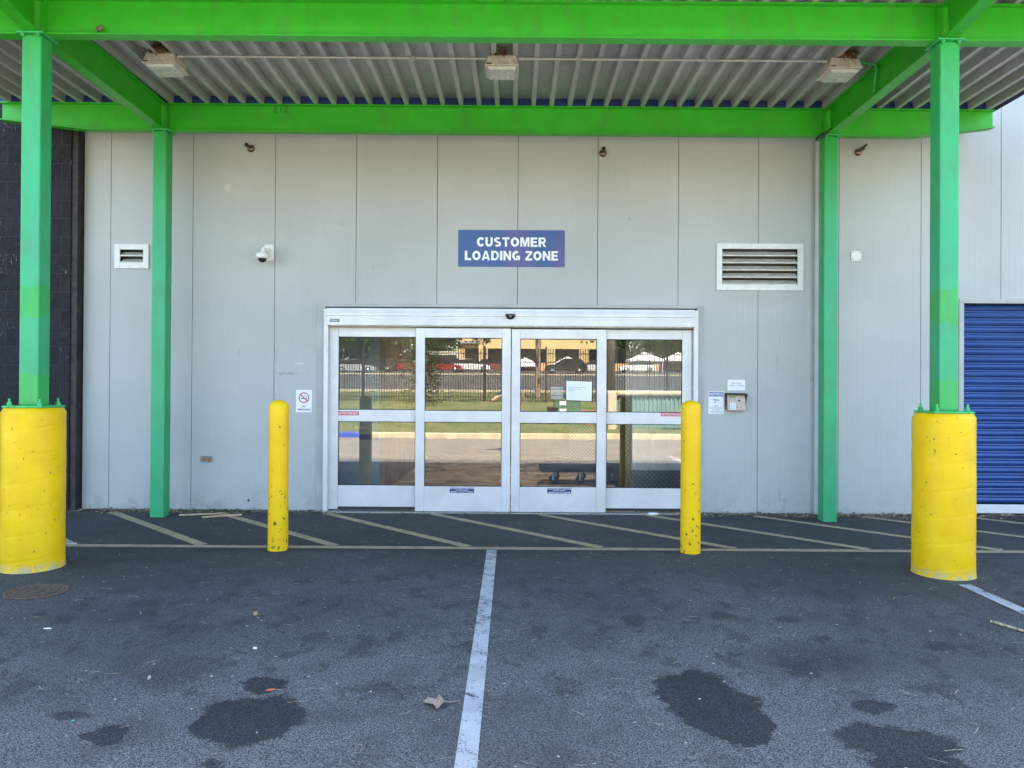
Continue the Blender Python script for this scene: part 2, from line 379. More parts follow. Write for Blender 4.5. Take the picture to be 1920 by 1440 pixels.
def stain(cx, cy, hw, hh, s_=.9, soft=.12, ang=0):
    p = gp(cx, cy); a = gp(cx, cy-hh); b = gp(cx, cy+hh)
    return (p.x, (a.y+b.y)/2, hw*p.y/F, (a.y-b.y)/2, s_, soft, ang)
STAINS = [stain(470,1350,100,46), stain(492,1283,50,14), stain(195,1380,52,16,.8), stain(1300,1296,76,38,.92,.1,20), stain(1340,1330,84,46,.92,.1,20), stain(1385,1362,72,38,.92,.1,10),
          stain(1680,1392,112,36,.85,.12), stain(1730,1440,100,46,.85), stain(1635,1327,38,15,.75), stain(1520,1235,130,38,.45,.5), stain(330,1262,72,34,.45,.5),
          stain(1353,1155,28,9,.6,.4), stain(1190,1163,26,10,.6,.3), stain(1768,1211,34,10,.65,.4), stain(1477,1163,28,6,.6,.4), stain(410,1428,26,12,.8,.3),
          stain(130,1340,48,10,.7,.3), stain(1545,1200,26,7,.6,.4), stain(340,1176,60,12,.4,.5), stain(250,1155,40,12,.35,.5), stain(880,1358,8,3,.9,.2), stain(1380,1228,18,5,.6,.3),
          stain(1056,1298,16,3,.6,.3)]
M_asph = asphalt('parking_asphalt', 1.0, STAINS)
M_road = asphalt('road_asphalt', .6)
def line_paint(name, c, wear):
    q = N(name); nz = q.math('ADD', q.math('MULTIPLY', q.noise(70, 5, .75), .6), q.math('MULTIPLY', q.noise(9, 4, .6), .4))
    k = q.ramp(nz, wear, wear+.05)
    col = q.mix(q.ramp(q.noise(5, 4), .3, .7), tuple(x*.78 for x in c), c); col = q.mix(k, col, (.06,.062,.066))
    return q.fin(col, .8, 0, q.bump(q.noise(110, 3, .7), .6, .005), .2)
M_lwhite = line_paint('white_line', (.46,.455,.44), .53); M_lyel = line_paint('tan_line', (.42,.325,.20), .55)
def grass_m():
    q = N('grass_green'); c = q.mix(q.ramp(q.noise(1.1, 5), .35, .65), (.10,.125,.035), (.19,.175,.075)); c = q.mix(q.ramp(q.noise(30, 4, .7), .4, .7), c, (.075,.105,.028))
    return q.fin(c, .9, 0, q.bump(q.noise(40, 4, .7), .9, .05))
M_grass = grass_m()
M_conc = simple('kerb_concrete', (.52,.43,.29), .85, 0, .15, 3, .3)
M_kblue = simple('kerb_blue', (.05,.09,.42), .7)
M_iron = simple('black_iron', (.012,.012,.013), .45)
M_bark = simple('bark', (.10,.075,.05), .9, 0, .4, 8, .6, 20)
M_leafA = simple('leaf_green', (.055,.10,.022), .6, 0, .6, 4); M_leafB = simple('leaf_light', (.10,.15,.035), .6, 0, .5, 6)
M_floor_in = None
def glass_m():
    q = N('door_glass'); t = q.t; t.nodes.remove(q.b)
    tr = q.n('ShaderNodeBsdfTransparent', {'Color': (.93,.95,.93)}); gl = q.n('ShaderNodeBsdfGlossy', {'Color': (.95,.97,.93), 'Roughness': 0.0})
    fr = q.n('ShaderNodeFresnel', {'IOR': 1.5}); f = q.math('ADD', q.math('MULTIPLY', fr.outputs[0], 1.5), .11, clamp=True)
    # faint waviness of the pane
    nr = q.bump(q.noise(1.6, 2), .02, .006); q.set(gl.inputs['Normal'], nr)
    mx = q.n('ShaderNodeMixShader'); q.set(mx.inputs[0], f); t.links.new(tr.outputs[0], mx.inputs[1]); t.links.new(gl.outputs[0], mx.inputs[2])
    df = q.n('ShaderNodeBsdfDiffuse', {'Color': (.6,.6,.58)}); m2 = q.n('ShaderNodeMixShader'); dust = q.ramp(q.noise(5, 6, .7, q.scaled((1.5,1,.5))), .45, .8, .004, .06)
    q.set(m2.inputs[0], dust); t.links.new(mx.outputs[0], m2.inputs[1]); t.links.new(df.outputs[0], m2.inputs[2]); t.links.new(m2.outputs[0], q.out.inputs[0]); return q.m
M_glass = glass_m()
M_cglass = simple('dark_glass', (.02,.022,.025), .08)

# ================================================================== SETTING: ground
XS = [-200,-60,-20,-8,-4,0,4,8,20,60,200]
def strip(name, ys, mat, hf, dz=0, x0=None, x1=None):
    mb = MB(); xs = XS if x0 is None else [x0, x1]
    vs = [(x, y, hf(y)+dz) for y in ys for x in xs]; n = len(xs)
    mb.add(vs, [(j*n+i, j*n+i+1, (j+1)*n+i+1, (j+1)*n+i) for j in range(len(ys)-1) for i in range(n-1)])
    return struct(name, mb, mat)
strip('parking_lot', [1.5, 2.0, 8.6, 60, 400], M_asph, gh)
strip('driveway', [-5.0, 1.5], simple('driveway_concrete', (.205,.175,.145), .85, 0, .12, 1.2, .2, 60), gh)
strip('road', [-62, -40, -22], M_road, th)
strip('far_parking_lot', [-400, -112, -90, -64], M_road, th)
k = MB()
k.box(-60, -8.8, -5.16, -5.0, -.12, .085); k.box(-8.8, -4.15, -5.16, -5.0, -.12, .085, 1); k.box(-4.15, 60, -5.16, -5.0, -.12, .085)
struct('kerb', k, [M_conc, M_kblue], bevel=.02)
for nm, y0, y1 in (('road_kerb', -22.0, -21.8), ('island_kerb', -62.2, -62.0)):
    k = MB(); k.box(-80, 80, y0, y1, th(y0)-.3, th(y0)+.12); struct(nm, k, M_conc)
def grass_sheet(name, y0, y1, dx=.35):
    mb = MB(); nx = int(70/dx); ny = max(2, int((y1-y0)/dx)); vs = []
    for j in range(ny+1):
        y = y0+(y1-y0)*j/ny
        for i in range(nx+1):
            x = -35+70*i/nx; vs.append((x, y, th(y)+(.0 if j in (0, ny) else random.uniform(-.02, .05))))
    mb.add(vs, [(j*(nx+1)+i, j*(nx+1)+i+1, (j+1)*(nx+1)+i+1, (j+1)*(nx+1)+i) for j in range(ny) for i in range(nx)], 0, True)
    if y1 > -6:
        for _ in range(9000):
            x = random.uniform(-8, 8); y = random.uniform(y0, y1); z = th(y); h = random.uniform(.04, .11); a = random.uniform(0, 6.28)
            dx_, dy_ = math.cos(a)*.012, math.sin(a)*.012
            mb.add([(x-dx_, y-dy_, z), (x+dx_, y+dy_, z), (x+random.uniform(-.03,.03), y+random.uniform(-.03,.03), z+h)], [(0,1,2)])
    return tag(finish(name, mb, M_grass), 'green and straw coloured grass on the bank beyond the kerb' if y1 > -6 else 'strip of grass between road and far parking lot', 'grass', kind='stuff')
grass_sheet('grass', -21.8, -5.16); grass_sheet('grass', -64.0, -62.2, .6)

# painted markings
def ground_quad(mb, a, b, wd):
    a = Vector(a); b = Vector(b); d = (b-a).normalized(); n = Vector((-d.y, d.x))*wd/2; L = (b-a).length; k = max(1, int(L/.5))
    for i in range(k):
        p = a+(b-a)*i/k; q_ = a+(b-a)*(i+1)/k
        c = [p-n, q_-n, q_+n, p+n]; mb.add([(v.x, v.y, gh(v.y)+.004) for v in c], [(0,1,2,3)])
mk = MB(); ground_quad(mk, (-.195, 6.72), (-.175, 1.0), .088); ground_quad(mk, (3.315, 5.68), (3.37, .5), .095); ground_quad(mk, (-3.80, 5.62), (-3.80, .5), .095)
struct('white_parking_lines', mk, M_lwhite)
mk = MB(); ground_quad(mk, (-9.5, 6.79), (11, 6.79), .10)
for i in range(-4, 9):
    x0 = -4.46+1.185*i; ground_quad(mk, (x0, 8.50), (x0+1.68, 6.85), .10)
struct('hatched_loading_lines', mk, M_lyel)

# ================================================================== building
bld = thing('storage_building', (0, YW, 0), 'grey ribbed metal panel storage building wall with vertical seams behind the green canopy', 'building')
seams = [at(x, 400, YW).x for x in (208,362,516,668,820,971,1121,1272,1422,1573,1727,1877)]
seams = [-4.865]+seams+[seams[-1]+.905*i for i in range(1, 12)]
TOPZ = 8.0
def PX(x, y): p = at(x, y, YW); return p.x, p.z
dx0 = PX(609, 760)[0]; dx1 = PX(1306, 760)[0]; dz1 = PX(960, 577)[1]
vL = [PX(218, 481)[0], PX(278, 481)[0], PX(250, 502)[1], PX(250, 460)[1]]
vR = [PX(1345, 500)[0], PX(1503, 500)[0], PX(1424, 543)[1], PX(1424, 459)[1]]
rx0 = PX(1806, 760)[0]; rx1 = rx0+2.45; rz1 = PX(1850, 569)[1]
OPEN = [(dx0, dx1, -1, dz1), (vL[0], vL[1], vL[2], vL[3]), (vR[0], vR[1], vR[2], vR[3]), (rx0, rx1, -1, rz1)]
for q_ in range(1, 3): OPEN.append((rx0+q_*2.9, rx1+q_*2.9, -1, rz1))
def panel_boxes(mb, x0, x1, z0, z1, y0, y1):
    cx = sorted({x0, x1}|{v for o in OPEN for v in o[:2] if x0 < v < x1}); cz = sorted({z0, z1}|{v for o in OPEN for v in o[2:] if z0 < v < z1})
    for a, b in zip(cx[:-1], cx[1:]):
        runs = []
        for c, d in zip(cz[:-1], cz[1:]):
            mx, mz = (a+b)/2, (c+d)/2
            if any(o[0] < mx < o[1] and o[2] < mz < o[3] for o in OPEN): continue
            if runs and abs(runs[-1][1]-c) < 1e-6: runs[-1][1] = d
            else: runs.append([c, d])
        for c, d in runs: mb.box(a, b, y0, y1, c, d)
mb = MB()
for a, b in zip(seams[:-1], seams[1:]):
    panel_boxes(mb, a+.003, b-.003, 0.01, TOPZ, YW, YW+.05)
finish('wall', mb, M_wall, bld)
mb = MB(); panel_boxes(mb, seams[0], seams[-1], 0, TOPZ, YW+.052, YW+.12); finish('wall_backing', mb, M_dark, bld)
mb = MB(); mb.box(seams[0], seams[-1], YW+.0, YW+.5, TOPZ+.002, TOPZ+.1); finish('parapet_cap', mb, M_trimg, bld)
mb = MB(); hx_a, hx_b, hy_a, hy_b = .1, 2.7, 13.9, 16.1; mb.box(seams[0], seams[-1], YW+.502, hy_a, 7.5, 7.6); mb.box(seams[0], seams[-1], hy_b, 40, 7.5, 7.6); mb.box(seams[0], hx_a, hy_a, hy_b, 7.5, 7.6); mb.box(hx_b, seams[-1], hy_a, hy_b, 7.5, 7.6); mb.box(seams[-1]-.1, seams[-1], YW+.125, 40, 0, 7.498); mb.box(seams[0], seams[0]+.1, YW+.125, 40, 0, 7.498); mb.box(seams[0]+.1, seams[-1]-.1, 39.9, 40, 0, 7.498)  # roof opening added so the sun reaches the lobby pane
finish('roof', mb, M_trimg, bld)
# wall-coloured flashing round the door opening, corner trim right of it
mb = MB()
fx0, fx1 = PX(593, 760)[0], PX(1319, 760)[0]; fz = PX(960, 571)[1]
mb.box(fx0, dx0-.001, YW-.012, YW-.001, 0.0, fz); mb.box(dx1+.001, fx1, YW-.012, YW-.001, 0.0, fz); mb.box(dx0, dx1, YW-.012, YW-.001, dz1, fz)
ex = PX(1527, 600)[0]; mb.box(ex-.01, ex+.055, YW-.035, YW-.001, 0.0, 4.2)
lx = PX(1797, 760)[0]; mb.box(lx, rx0, YW-.014, YW-.001, 0, rz1); mb.box(lx, rx1+.06, YW-.014, YW-.001, rz1+.001, rz1+.05); mb.box(rx1, rx1+.05, YW-.014, YW-.001, 0, rz1)
finish('trim', mb, M_trimg, bld, bevel=.003)
mb = MB(); mb.box(-4.87, 7.9, YW-.03, YW-.0015, -.03, .018); 
# roll-up doors
def rollup(x0, x1, label):
    t = thing('roll_up_door', ((x0+x1)/2, YW+.1, 0), label, 'door', 'blue roll-up doors')
    mb = MB(); pitch = .0835; z = .13; prof = []
    while z < rz1+.1:
        prof += [(YW+.11, z), (YW+.085, z+.012), (YW+.078, z+.034), (YW+.085, z+.058), (YW+.108, z+.070)]; z += pitch
    vs = [(x, y, zz) for x in (x0+.002, x1-.002) for y, zz in prof]; n = len(prof)
    mb.add(vs, [(i, i+1, n+i+1, n+i) for i in range(n-1)], 0, False)
    finish('door_curtain', mb, M_blue, t)
    mb = MB(); mb.box(x0+.002, x1-.002, YW+.07, YW+.12, .015, .115); finish('bottom_bar', mb, M_alu_w, t, bevel=.006)
    return t
rollup(rx0, rx1, 'blue slatted roll-up door behind the right yellow pier')
for q_ in range(1, 3): rollup(rx0+q_*2.9, rx1+q_*2.9, 'blue roll-up door further along the wall, %s of the row' % ('middle' if q_ == 1 else 'last'))
# black block wall
bk = thing('block_building', (-4.87, 8.5, 0), 'black painted split-face block building at the left edge', 'building')
mb = MB(); mb.box(-40, -4.94, 8.50, 30, 0, TOPZ+.3); finish('wall', mb, M_block, bk)
mb = MB(); mb.box(-4.939, -4.872, 8.515, 9.2, 0, TOPZ+.3); finish('edge_trim', mb, simple('black_trim', (.02,.018,.018), .6, 0, .5, 12), bk)

# ================================================================== vents
M_louv = simple('louver_beige', (.60,.56,.50), .4, .1, .12, 12)
def vent(x0, x1, z0, z1, n, fr, label):
    t = thing('vent', ((x0+x1)/2, YW, z0), label, 'vent', 'white louvred wall vents')
    X0, X1, Z0, Z1 = x0-.012, x1+.012, z0-.012, z1+.012
    mb = MB(); y0, y1 = YW-.022, YW-.001
    mb.box(X0, X0+fr, y0, y1, Z0, Z1); mb.box(X1-fr, X1, y0, y1, Z0, Z1); mb.box(X0+fr, X1-fr, y0+.002, y1, Z1-fr, Z1); mb.box(X0+fr, X1-fr, y0+.002, y1, Z0, Z0+fr)
    finish('frame', mb, M_alu_w, t, bevel=.003)
    iz0, iz1 = Z0+fr, Z1-fr; st = (iz1-iz0)/n
    for i in range(n):
        mb = MB(); z = iz0+st*i
        mb.prism([(YW-.014, z+.001), (YW+.055, z+st*.72), (YW+.055, z+st*.72+.004), (YW-.014, z+.011)], X0+fr+.001, X1-fr-.001)
        mb.box(X0+fr+.001, X1-fr-.001, YW-.018, YW-.0145, z, z+.013)
        finish('louver', mb, M_louv, t)
    mb = MB(); mb.box(X0+.01, X1-.01, YW+.122, YW+.13, Z0, Z1); finish('duct', mb, simple('duct_dark', (.10,.09,.08), .8), t)
vent(*vL, 2, .062, 'small square white vent with two louvers on the panel left of the post')
vent(*vR, 5, .062, 'wide white vent with horizontal louvers above the notice signs')

# ================================================================== sliding door
dr = thing('sliding_door', ((dx0+dx1)/2, YW, 0), 'four-panel automatic sliding glass door in a silver aluminium frame', 'door')
def DX(x, Y=YW): return at(x, 760, Y).x
def DZ(y, Y=YW): return at(960, y, Y).z
YF, YB = 8.56, 8.63            # front plane of sliders, front plane of side lights
mb = MB(); hx0, hx1 = DX(612, 8.50), DX(1302, 8.50); hz0, hz1 = DZ(611, 8.50), DZ(579, 8.50)
hm = hz0+(hz1-hz0)*.58
prof = [(8.50, hz0), (8.50, hm-.035), (8.513, hm-.03), (8.513, hm-.010), (8.50, hm-.005), (8.50, hz1-.05), (8.503, hz1-.045), (8.51, hz1), (8.70, hz1), (8.70, hz0)]
mb.prism(prof, hx0, hx1); header = finish('header', mb, M_alu, dr)
mb = MB(); mb.box(hx0+.02, hx1-.02, 8.53, 8.69, hz0-.012, hz0-.001); finish('track', mb, M_cream, dr)
mb = MB(); mb.box(dx0+.001, DX(616, 8.6), 8.555, 8.72, 0.012, hz1-.002); finish('jamb', mb, M_alu, dr, bevel=.003)
mb = MB(); mb.box(DX(1299, 8.6), dx1-.001, 8.555, 8.72, 0.012, hz1-.002); finish('jamb', mb, M_alu, dr, bevel=.003)
mb = MB(); mb.box(dx0, dx1, 8.54, 8.74, -.01, .012); finish('threshold', mb, M_steel, dr)
def leaf(name, xs, yf, zt, zrails, zb, label, gap=False, extra=None):
    # xs = outer L, glass L, glass R, outer R (pixels); zrails = glass top1, bot1, top2, bot2
    a, b, c, d = [DX(x, yf) for x in xs]; g1, g2, g3, g4 = [DZ(y, yf) for y in zrails]; top = DZ(zt, yf); bot = zb
    y0, y1 = yf, yf+.045
    mb = MB()
    mb.box(a, b, y0, y1, bot, top); mb.box(c, d, y0, y1, bot, top)
    mb.box(b, c, y0+.003, y1-.003, g1, top); mb.box(b, c, y0+.003, y1-.003, g3, g2); mb.box(b, c, y0+.003, y1-.003, bot+(.03 if gap else 0), g4)
    fr = finish(name, mb, M_alu, dr, bevel=.004); fr['label'] = label
    gk = MB()
    for z0, z1 in ((g2, g1), (g4, g3)):
        e = .007; gk.box(b, c, y0+.012, y0+.03, z1-e, z1-.0005); gk.box(b, c, y0+.012, y0+.03, z0+.0005, z0+e); gk.box(b+.0005, b+e, y0+.012, y0+.03, z0+e, z1-e); gk.box(c-e, c-.0005, y0+.012, y0+.03, z0+e, z1-e)
    finish('gasket', gk, M_seal, fr)
    for z0, z1 in ((g2, g1), (g4, g3)):
        gl = MB(); gl.quad((b+e, y0+.02, z0+e), (c-e, y0+.02, z0+e), (c-e, y0+.02, z1-e), (b+e, y0+.02, z1-e)); finish('glass_pane', gl, M_glass, fr)
    if gap:
        gm = MB(); gm.box(b, c, y0+.01, y1-.01, bot+.002, bot+.028); finish('bottom_seal', gm, M_seal, fr)
    return fr
ZR = (633, 770, 792, 912)
sl = leaf('side_panel', (617, 634, 779, 797), YB, 615, ZR, .025, 'left fixed glass panel', True)
sr = leaf('side_panel', (1119, 1137, 1279, 1297), YB, 617, (635, 772, 794, 914), .025, 'right fixed glass panel', True)
ll = leaf('sliding_panel', (779, 796, 941, 957.2), YF, 616, (634, 771, 792, 913), .018, 'left sliding glass panel')
lr = leaf('sliding_panel', (958.8, 975, 1119, 1136), YF, 617, (635, 772, 793, 913), .018, 'right sliding glass panel')
def decal(name, px0, px1, py0, py1, Y, mats, lines, parent, thick=.0012, border=None, rotz=0):
    p0 = at(px0, py1, Y); p1 = at(px1, py0, Y); x0, z0, x1, z1 = p0.x, p0.z, p1.x, p1.z
    mb = MB(); mb.box(x0, x1, Y-thick, Y, z0, z1, 0); W = x1-x0; Hh = z1-z0
    for (t, cx, cz, w_, h_, mi, bold) in lines: text_mesh(mb, t, x0+cx*W, z0+cz*Hh, Y-thick-.0008, w_*W, h_*Hh, bold, mi)
    return finish(name, mb, mats, parent), (x0, z0, x1, z1)
decal('warning_sticker', 632, 673, 771.5, 778.5, YB+.002, [M_stick, M_signw], [('CAUTION STAND BACK', .5, .5, .94, .6, 1, .02)], sl)
decal('warning_sticker', 1239, 1279, 773.5, 780.5, YB+.002, [M_stick, M_signw], [('CAUTION STAND BACK', .5, .5, .94, .6, 1, .02)], sr)
for (a, b, c, d, par) in ((843, 889, 914.5, 924, ll), (1026, 1071, 915.5, 925, lr)):
    o, (x0, z0, x1, z1) = decal('warning_sticker', a, b, c, d, YF+.002, [M_navy, M_signw], [('CAUTION AUTOMATIC SLIDING DOOR', .5, .83, .98, .24, 1, .02), ('STAND CLEAR', .5, .53, .5, .2, 1, .02), ('IN EMERGENCY', .5, .2, .4, .2, 1, .0)], par)
    mb = MB()
    W, Z = x1-x0, z1-z0
    for s_ in (0, 1):
        xa = x0+W*(.04 if s_ == 0 else .96); sg = 1 if s_ == 0 else -1
        mb.add([(xa, YF-.001, z0+Z*.2), (xa+sg*W*.05, YF-.001, z0+Z*.34), (xa+sg*W*.05, YF-.001, z0+Z*.06)], [(0,1,2)]); mb.quad((xa+sg*W*.05, YF-.001, z0+Z*.14), (xa+sg*W*.24, YF-.001, z0+Z*.14), (xa+sg*W*.24, YF-.001, z0+Z*.26), (xa+sg*W*.05, YF-.001, z0+Z*.26))
    finish('arrow', mb, M_signw, o)
decal('maker_plate', 618, 636.5, 598, 603.5, 8.4995, [M_ink, M_signw], [('STANLEY', .5, .5, .9, .62, 1, .02)], header)
# motion sensor on header
c = at(957, 594, 8.49); ms = thing('motion_sensor', (c.x, 8.5, c.z), 'small black motion sensor on the middle of the door header', 'sensor')
mb = MB(); rx_ = .055; prof = []
vs = []; 
for j in range(7):
    ph = math.pi/2*j/6
    for i in range(17):
        t_ = math.pi*i/16; vs.append((c.x+rx_*math.cos(t_)*math.cos(ph), 8.497-.04*math.sin(ph), c.z+.022-(.052*math.sin(t_)*math.cos(ph))))
mb.add(vs, [(j*17+i, j*17+i+1, (j+1)*17+i+1, (j+1)*17+i) for j in range(6) for i in range(16)], 0, True)
mb.box(c.x-rx_, c.x+rx_, 8.462, 8.497, c.z+.0222, c.z+.030)
finish('housing', mb, M_black, ms)
mb = MB(); mb.lathe((c.x, 8.462, c.z+.003), [(.014, 0), (.012, -.006), (.002, -.008)], 16, axis='Y'); finish('lens', mb, simple('lens_grey', (.2,.2,.22), .1), ms)

# papers on the glass
a = at(1062, 714, YF+.0185); b_ = at(1110, 716, YF+.0185); c_ = at(1109, 752, YF+.0185); d_ = at(1062, 750, YF+.0185)
mb = MB(); mb.hexa([d_, c_, c_+Vector((0,.0006,0)), d_+Vector((0,.0006,0))], [a, b_, b_+Vector((0,.0006,0)), a+Vector((0,.0006,0))], 0)
cxp = (a.x+b_.x)/2
for i, (t_, w_, dz) in enumerate((('Please push the doors open', .19, .03), ('if the doors do not slide.', .14, .012), ('Thank you', .055, -.006))):
    text_mesh(mb, t_, a.x+.02+w_/2, (a.z+d_.z)/2+dz+.004, YF+.0178, w_, .010, .01, 1)
tag(finish('paper_notice', mb, [M_signw, M_ink], None, org=(cxp, YF+.018, a.z)), 'white paper sheet taped inside the right sliding glass, slightly crooked', 'notice')
mb = MB()
p0 = at(1032, 747, YF+.0185); p1 = at(1056, 725, YF+.0185)
for i in range(8):
    z = p0.z+(p1.z-p0.z)*(i+.5)/8; mb.box(p0.x+random.uniform(0,.004), p1.x-random.uniform(0,.004), YF+.018, YF+.0187, z-.004, z+.004)
mb.box(p0.x-.006, p1.x+.01, YF+.018, YF+.0187, p0.z-.004, p0.z-.0005)
tag(finish('hours_decal', mb, M_lens, None, org=(p0.x, YF+.018, p0.z)), 'faded white lettering decal on the glass left of the paper sheet', 'decal')

# ================================================================== interior
M_inwall = simple('inside_panel', (.80,.81,.82), .5, 0, .08, 3); M_inbrown = simple('inside_brown', (.34,.25,.18), .5, 0, .3, 2)
q = N('inside_floor'); M_infloor = q.fin(q.mix(q.ramp(q.noise(1.4, 6, .65, q.scaled((.5,1.5,1))), .35, .65), (.42,.28,.18), (.72,.56,.42)), q.ramp(q.noise(2, 5), .3, .7, .12, .4), 0)
inr = thing('entrance_lobby', (0, 11.5, 0), 'dim lobby behind the glass doors with brown floor and pale panel walls', 'room')
mb = MB(); mb.box(-4.7, 4.6, 8.755, 16.6, -.02, .006); finish('floor', mb, M_infloor, inr)
mb = MB(); mb.box(-4.7, 4.6, 8.755, 11.5, 3.2, 3.3); mb.box(-4.7, 4.6, 12.8, 16.6, 3.2, 3.3); mb.box(-4.7, .0, 11.5, 12.8, 3.2, 3.3); mb.box(1.5, 4.6, 11.5, 12.8, 3.2, 3.3); finish('ceiling', mb, M_inwall, inr)
q = N('added_frosted_pane'); q.t.nodes.remove(q.b); tl = q.n('ShaderNodeBsdfTranslucent', {'Color': (.80,.80,.76)}); q.t.links.new(tl.outputs[0], q.out.inputs[0])
mb = MB(); mb.quad((0, 11.5, 3.25), (1.5, 11.5, 3.25), (1.5, 12.8, 3.25), (0, 12.8, 3.25)); finish('added_light_pane', mb, q.m, inr)  # added pane in the ceiling gap, spreads sun to brighten the lobby
mb = MB(); mb.box(-4.7, 4.6, 16.4, 16.5, .007, 3.199); mb.box(-4.7,-4.6,8.755,16.399,.007,3.199); mb.box(4.5,4.6,8.755,16.399,.007,3.199); finish('wall', mb, M_inbrown, inr)
mb = MB(); mb.box(-4.59, -1.80, 10.2, 10.3, .007, 3.19); finish('partition', mb, simple('bluegrey', (.38,.47,.56), .4), inr)
mb = MB(); mb.box(-4.2, -1.81, 10.19, 10.199, .70, .77); finish('stripe', mb, M_kblue, inr)
mb = MB(); mb.box(-1.80, -1.74, 10.301, 14.2, .007, 3.19); finish('partition', mb, M_inbrown, inr)
mb = MB(); X0 = at(1172, 850, 10.0).x
prof = []; x = X0+.07
pts = []
while x < 4.4:
    pts += [(x, 10.02), (x+.008, 10.002), (x+.016, 10.02), (x+.065, 10.02), (x+.078, 10.002), (x+.21, 10.002), (x+.218, 10.02)]; x += .23
vs = [(px_, py_, z) for z in (.34, 3.19) for px_, py_ in pts]; n = len(pts)
mb.add(vs, [(i, i+1, n+i+1, n+i) for i in range(n-1)]); finish('corrugated_wall', mb, M_inwall, inr)
q = N('diamond_plate')
sep = q.n('ShaderNodeSeparateXYZ', {0: q.pos}).outputs
def dia(off):
    u = q.math('ADD', sep[0], sep[2]); v_ = q.math('SUBTRACT', sep[0], sep[2])
    a_ = q.math('ABSOLUTE', q.math('SUBTRACT', q.math('FRACT', q.math('ADD', q.math('MULTIPLY', u, 16), off)), .5)); b2 = q.math('ABSOLUTE', q.math('SUBTRACT', q.math('FRACT', q.math('ADD', q.math('MULTIPLY', v_, 16), off)), .5))
    return a_, b2
a1, b1 = dia(0); a2, b2 = dia(.5)
s1 = q.math('MULTIPLY', q.ramp(a1, .06, .14, 1, 0), q.ramp(b1, .22, .34, 1, 0)); 
hgt = s1
M_diam = q.fin(q.mix(s1, (.20,.21,.22), (.62,.63,.64)), .28, .75, q.bump(hgt, .9, .006))
mb = MB(); mb.box(X0+.07, 4.4, 9.985, 10.0, .007, .34); mb.box(X0, X0+.068, 9.98, 10.0, .007, 3.19); finish('kick_plate', mb, M_diam, inr)
mb = MB(); mb.box(X0-.10, X0-.002, 9.99, 10.1, .007, 3.19); mb.box(X0-.002, X0+.0, 10.021, 16.3, .007, 3.19); finish('door_post', mb, M_inside_dark, inr)
mb = MB(); mb.box(1.0, 4.4, 13.9, 14.0, .007, 1.0); finish('rear_kick_plate', mb, M_diam, inr)
# white bar standing in for the reflection of an indoor light
p = at(678, 802, 10.18); mb = MB(); mb.tube((p.x-.09, 10.188, p.z), (p.x+.09, 10.188, p.z), .022, n=12)
tag(finish('lamp_reflection_bar', mb, M_white, None, org=(p.x, 10.188, p.z)), 'pale rounded bar standing in for an indoor light reflection behind the left glass panel', 'bar')
# platform dolly
dl = thing('platform_dolly', (1.05, 11.5, 0), 'low black platform dolly on grey casters inside the glass doors', 'dolly')
mb = MB(); mb.prism([(.36,.215),(.40,.18),(1.55,.18),(1.62,.21),(1.62,.255),(1.56,.265),(.44,.265),(.36,.25)], 11.15, 11.75, axis='Y'); finish('platform', mb, simple('dolly_black', (.012,.014,.017), .45), dl, bevel=.01)
for (x, y) in ((.56, 11.24), (.95, 11.20), (1.42, 11.24), (.62, 11.68), (1.02, 11.7), (1.45, 11.68)):
    mb = MB(); mb.lathe((x, y-.02, .0685), [(.02, -.001), (.058, 0), (.0625, .008), (.0625, .032), (.058, .04), (.02, .041)], 24, axis='Y')
    wh = finish('caster_wheel', mb, simple('caster_rubber', (.05,.052,.055), .6), dl)
    mb = MB(); mb.box(x-.014, x+.014, y-.032, y-.024, .06, .17); mb.box(x-.014, x+.014, y+.024, y+.032, .06, .17); mb.box(x-.03, x+.03, y-.04, y+.04, .165, .178); mb.tube((x, y-.036, .0685), (x, y+.036, .0685), .009); finish('fork', mb, M_steel, wh)

# ================================================================== wall signs and fittings
YS = YW-.0015
def sign(name, px0, px1, py0, py1, mats, lines, label, cat='sign', thick=.003):
    o, r = decal(name, px0, px1, py0, py1, YS, mats, lines, None, thick)
    c = Vector(((r[0]+r[2])/2, YS, r[1]))
    for v in o.data.vertices: v.co -= c
    o.location = c
    tag(o, label, cat); return o, r
o, r = sign('loading_zone_sign', 859, 1059, 432, 500, [M_sblue, M_signw], [], 'large blue sign with bold white CUSTOMER LOADING ZONE lettering')
mb = MB(); W, Z = r[2]-r[0], r[3]-r[1]; xm = (r[0]+r[2])/2
bold_text(mb, 'CUSTOMER', xm, r[1]+Z*.675, YS-.0036, W*.65, Z*.255); bold_text(mb, 'LOADING ZONE', xm, r[1]+Z*.305, YS-.0036, W*.875, Z*.255)
finish('lettering', mb, M_signw, o)
o, r = sign('no_smoking_sign', 555, 585, 731, 773, [M_signw, M_ink], [('NO', .5, .265, .22, .085, 1, .02), ('SMOKING', .5, .125, .80, .085, 1, .02)], 'white NO SMOKING sign with crossed cigarette symbol left of the door')
cx, cz = (r[0]+r[2])/2, r[1]+(r[3]-r[1])*.65; W = r[2]-r[0]
mb = MB(); vs = []
for rr in (W*.34, W*.27):
    for i in range(40): t_ = 2*math.pi*i/40; vs.append((cx+rr*math.cos(t_), YS-.0045, cz+rr*math.sin(t_)))
mb.add(vs, [(i, (i+1)%40, 40+(i+1)%40, 40+i) for i in range(40)])
k_ = W*.2; e_ = W*.025; mb.quad((cx-k_-e_, YS-.0048, cz+k_-e_), (cx-k_+e_, YS-.0048, cz+k_+e_), (cx+k_+e_, YS-.0048, cz-k_+e_), (cx+k_-e_, YS-.0048, cz-k_-e_))
finish('prohibition_ring', mb, M_red, o)
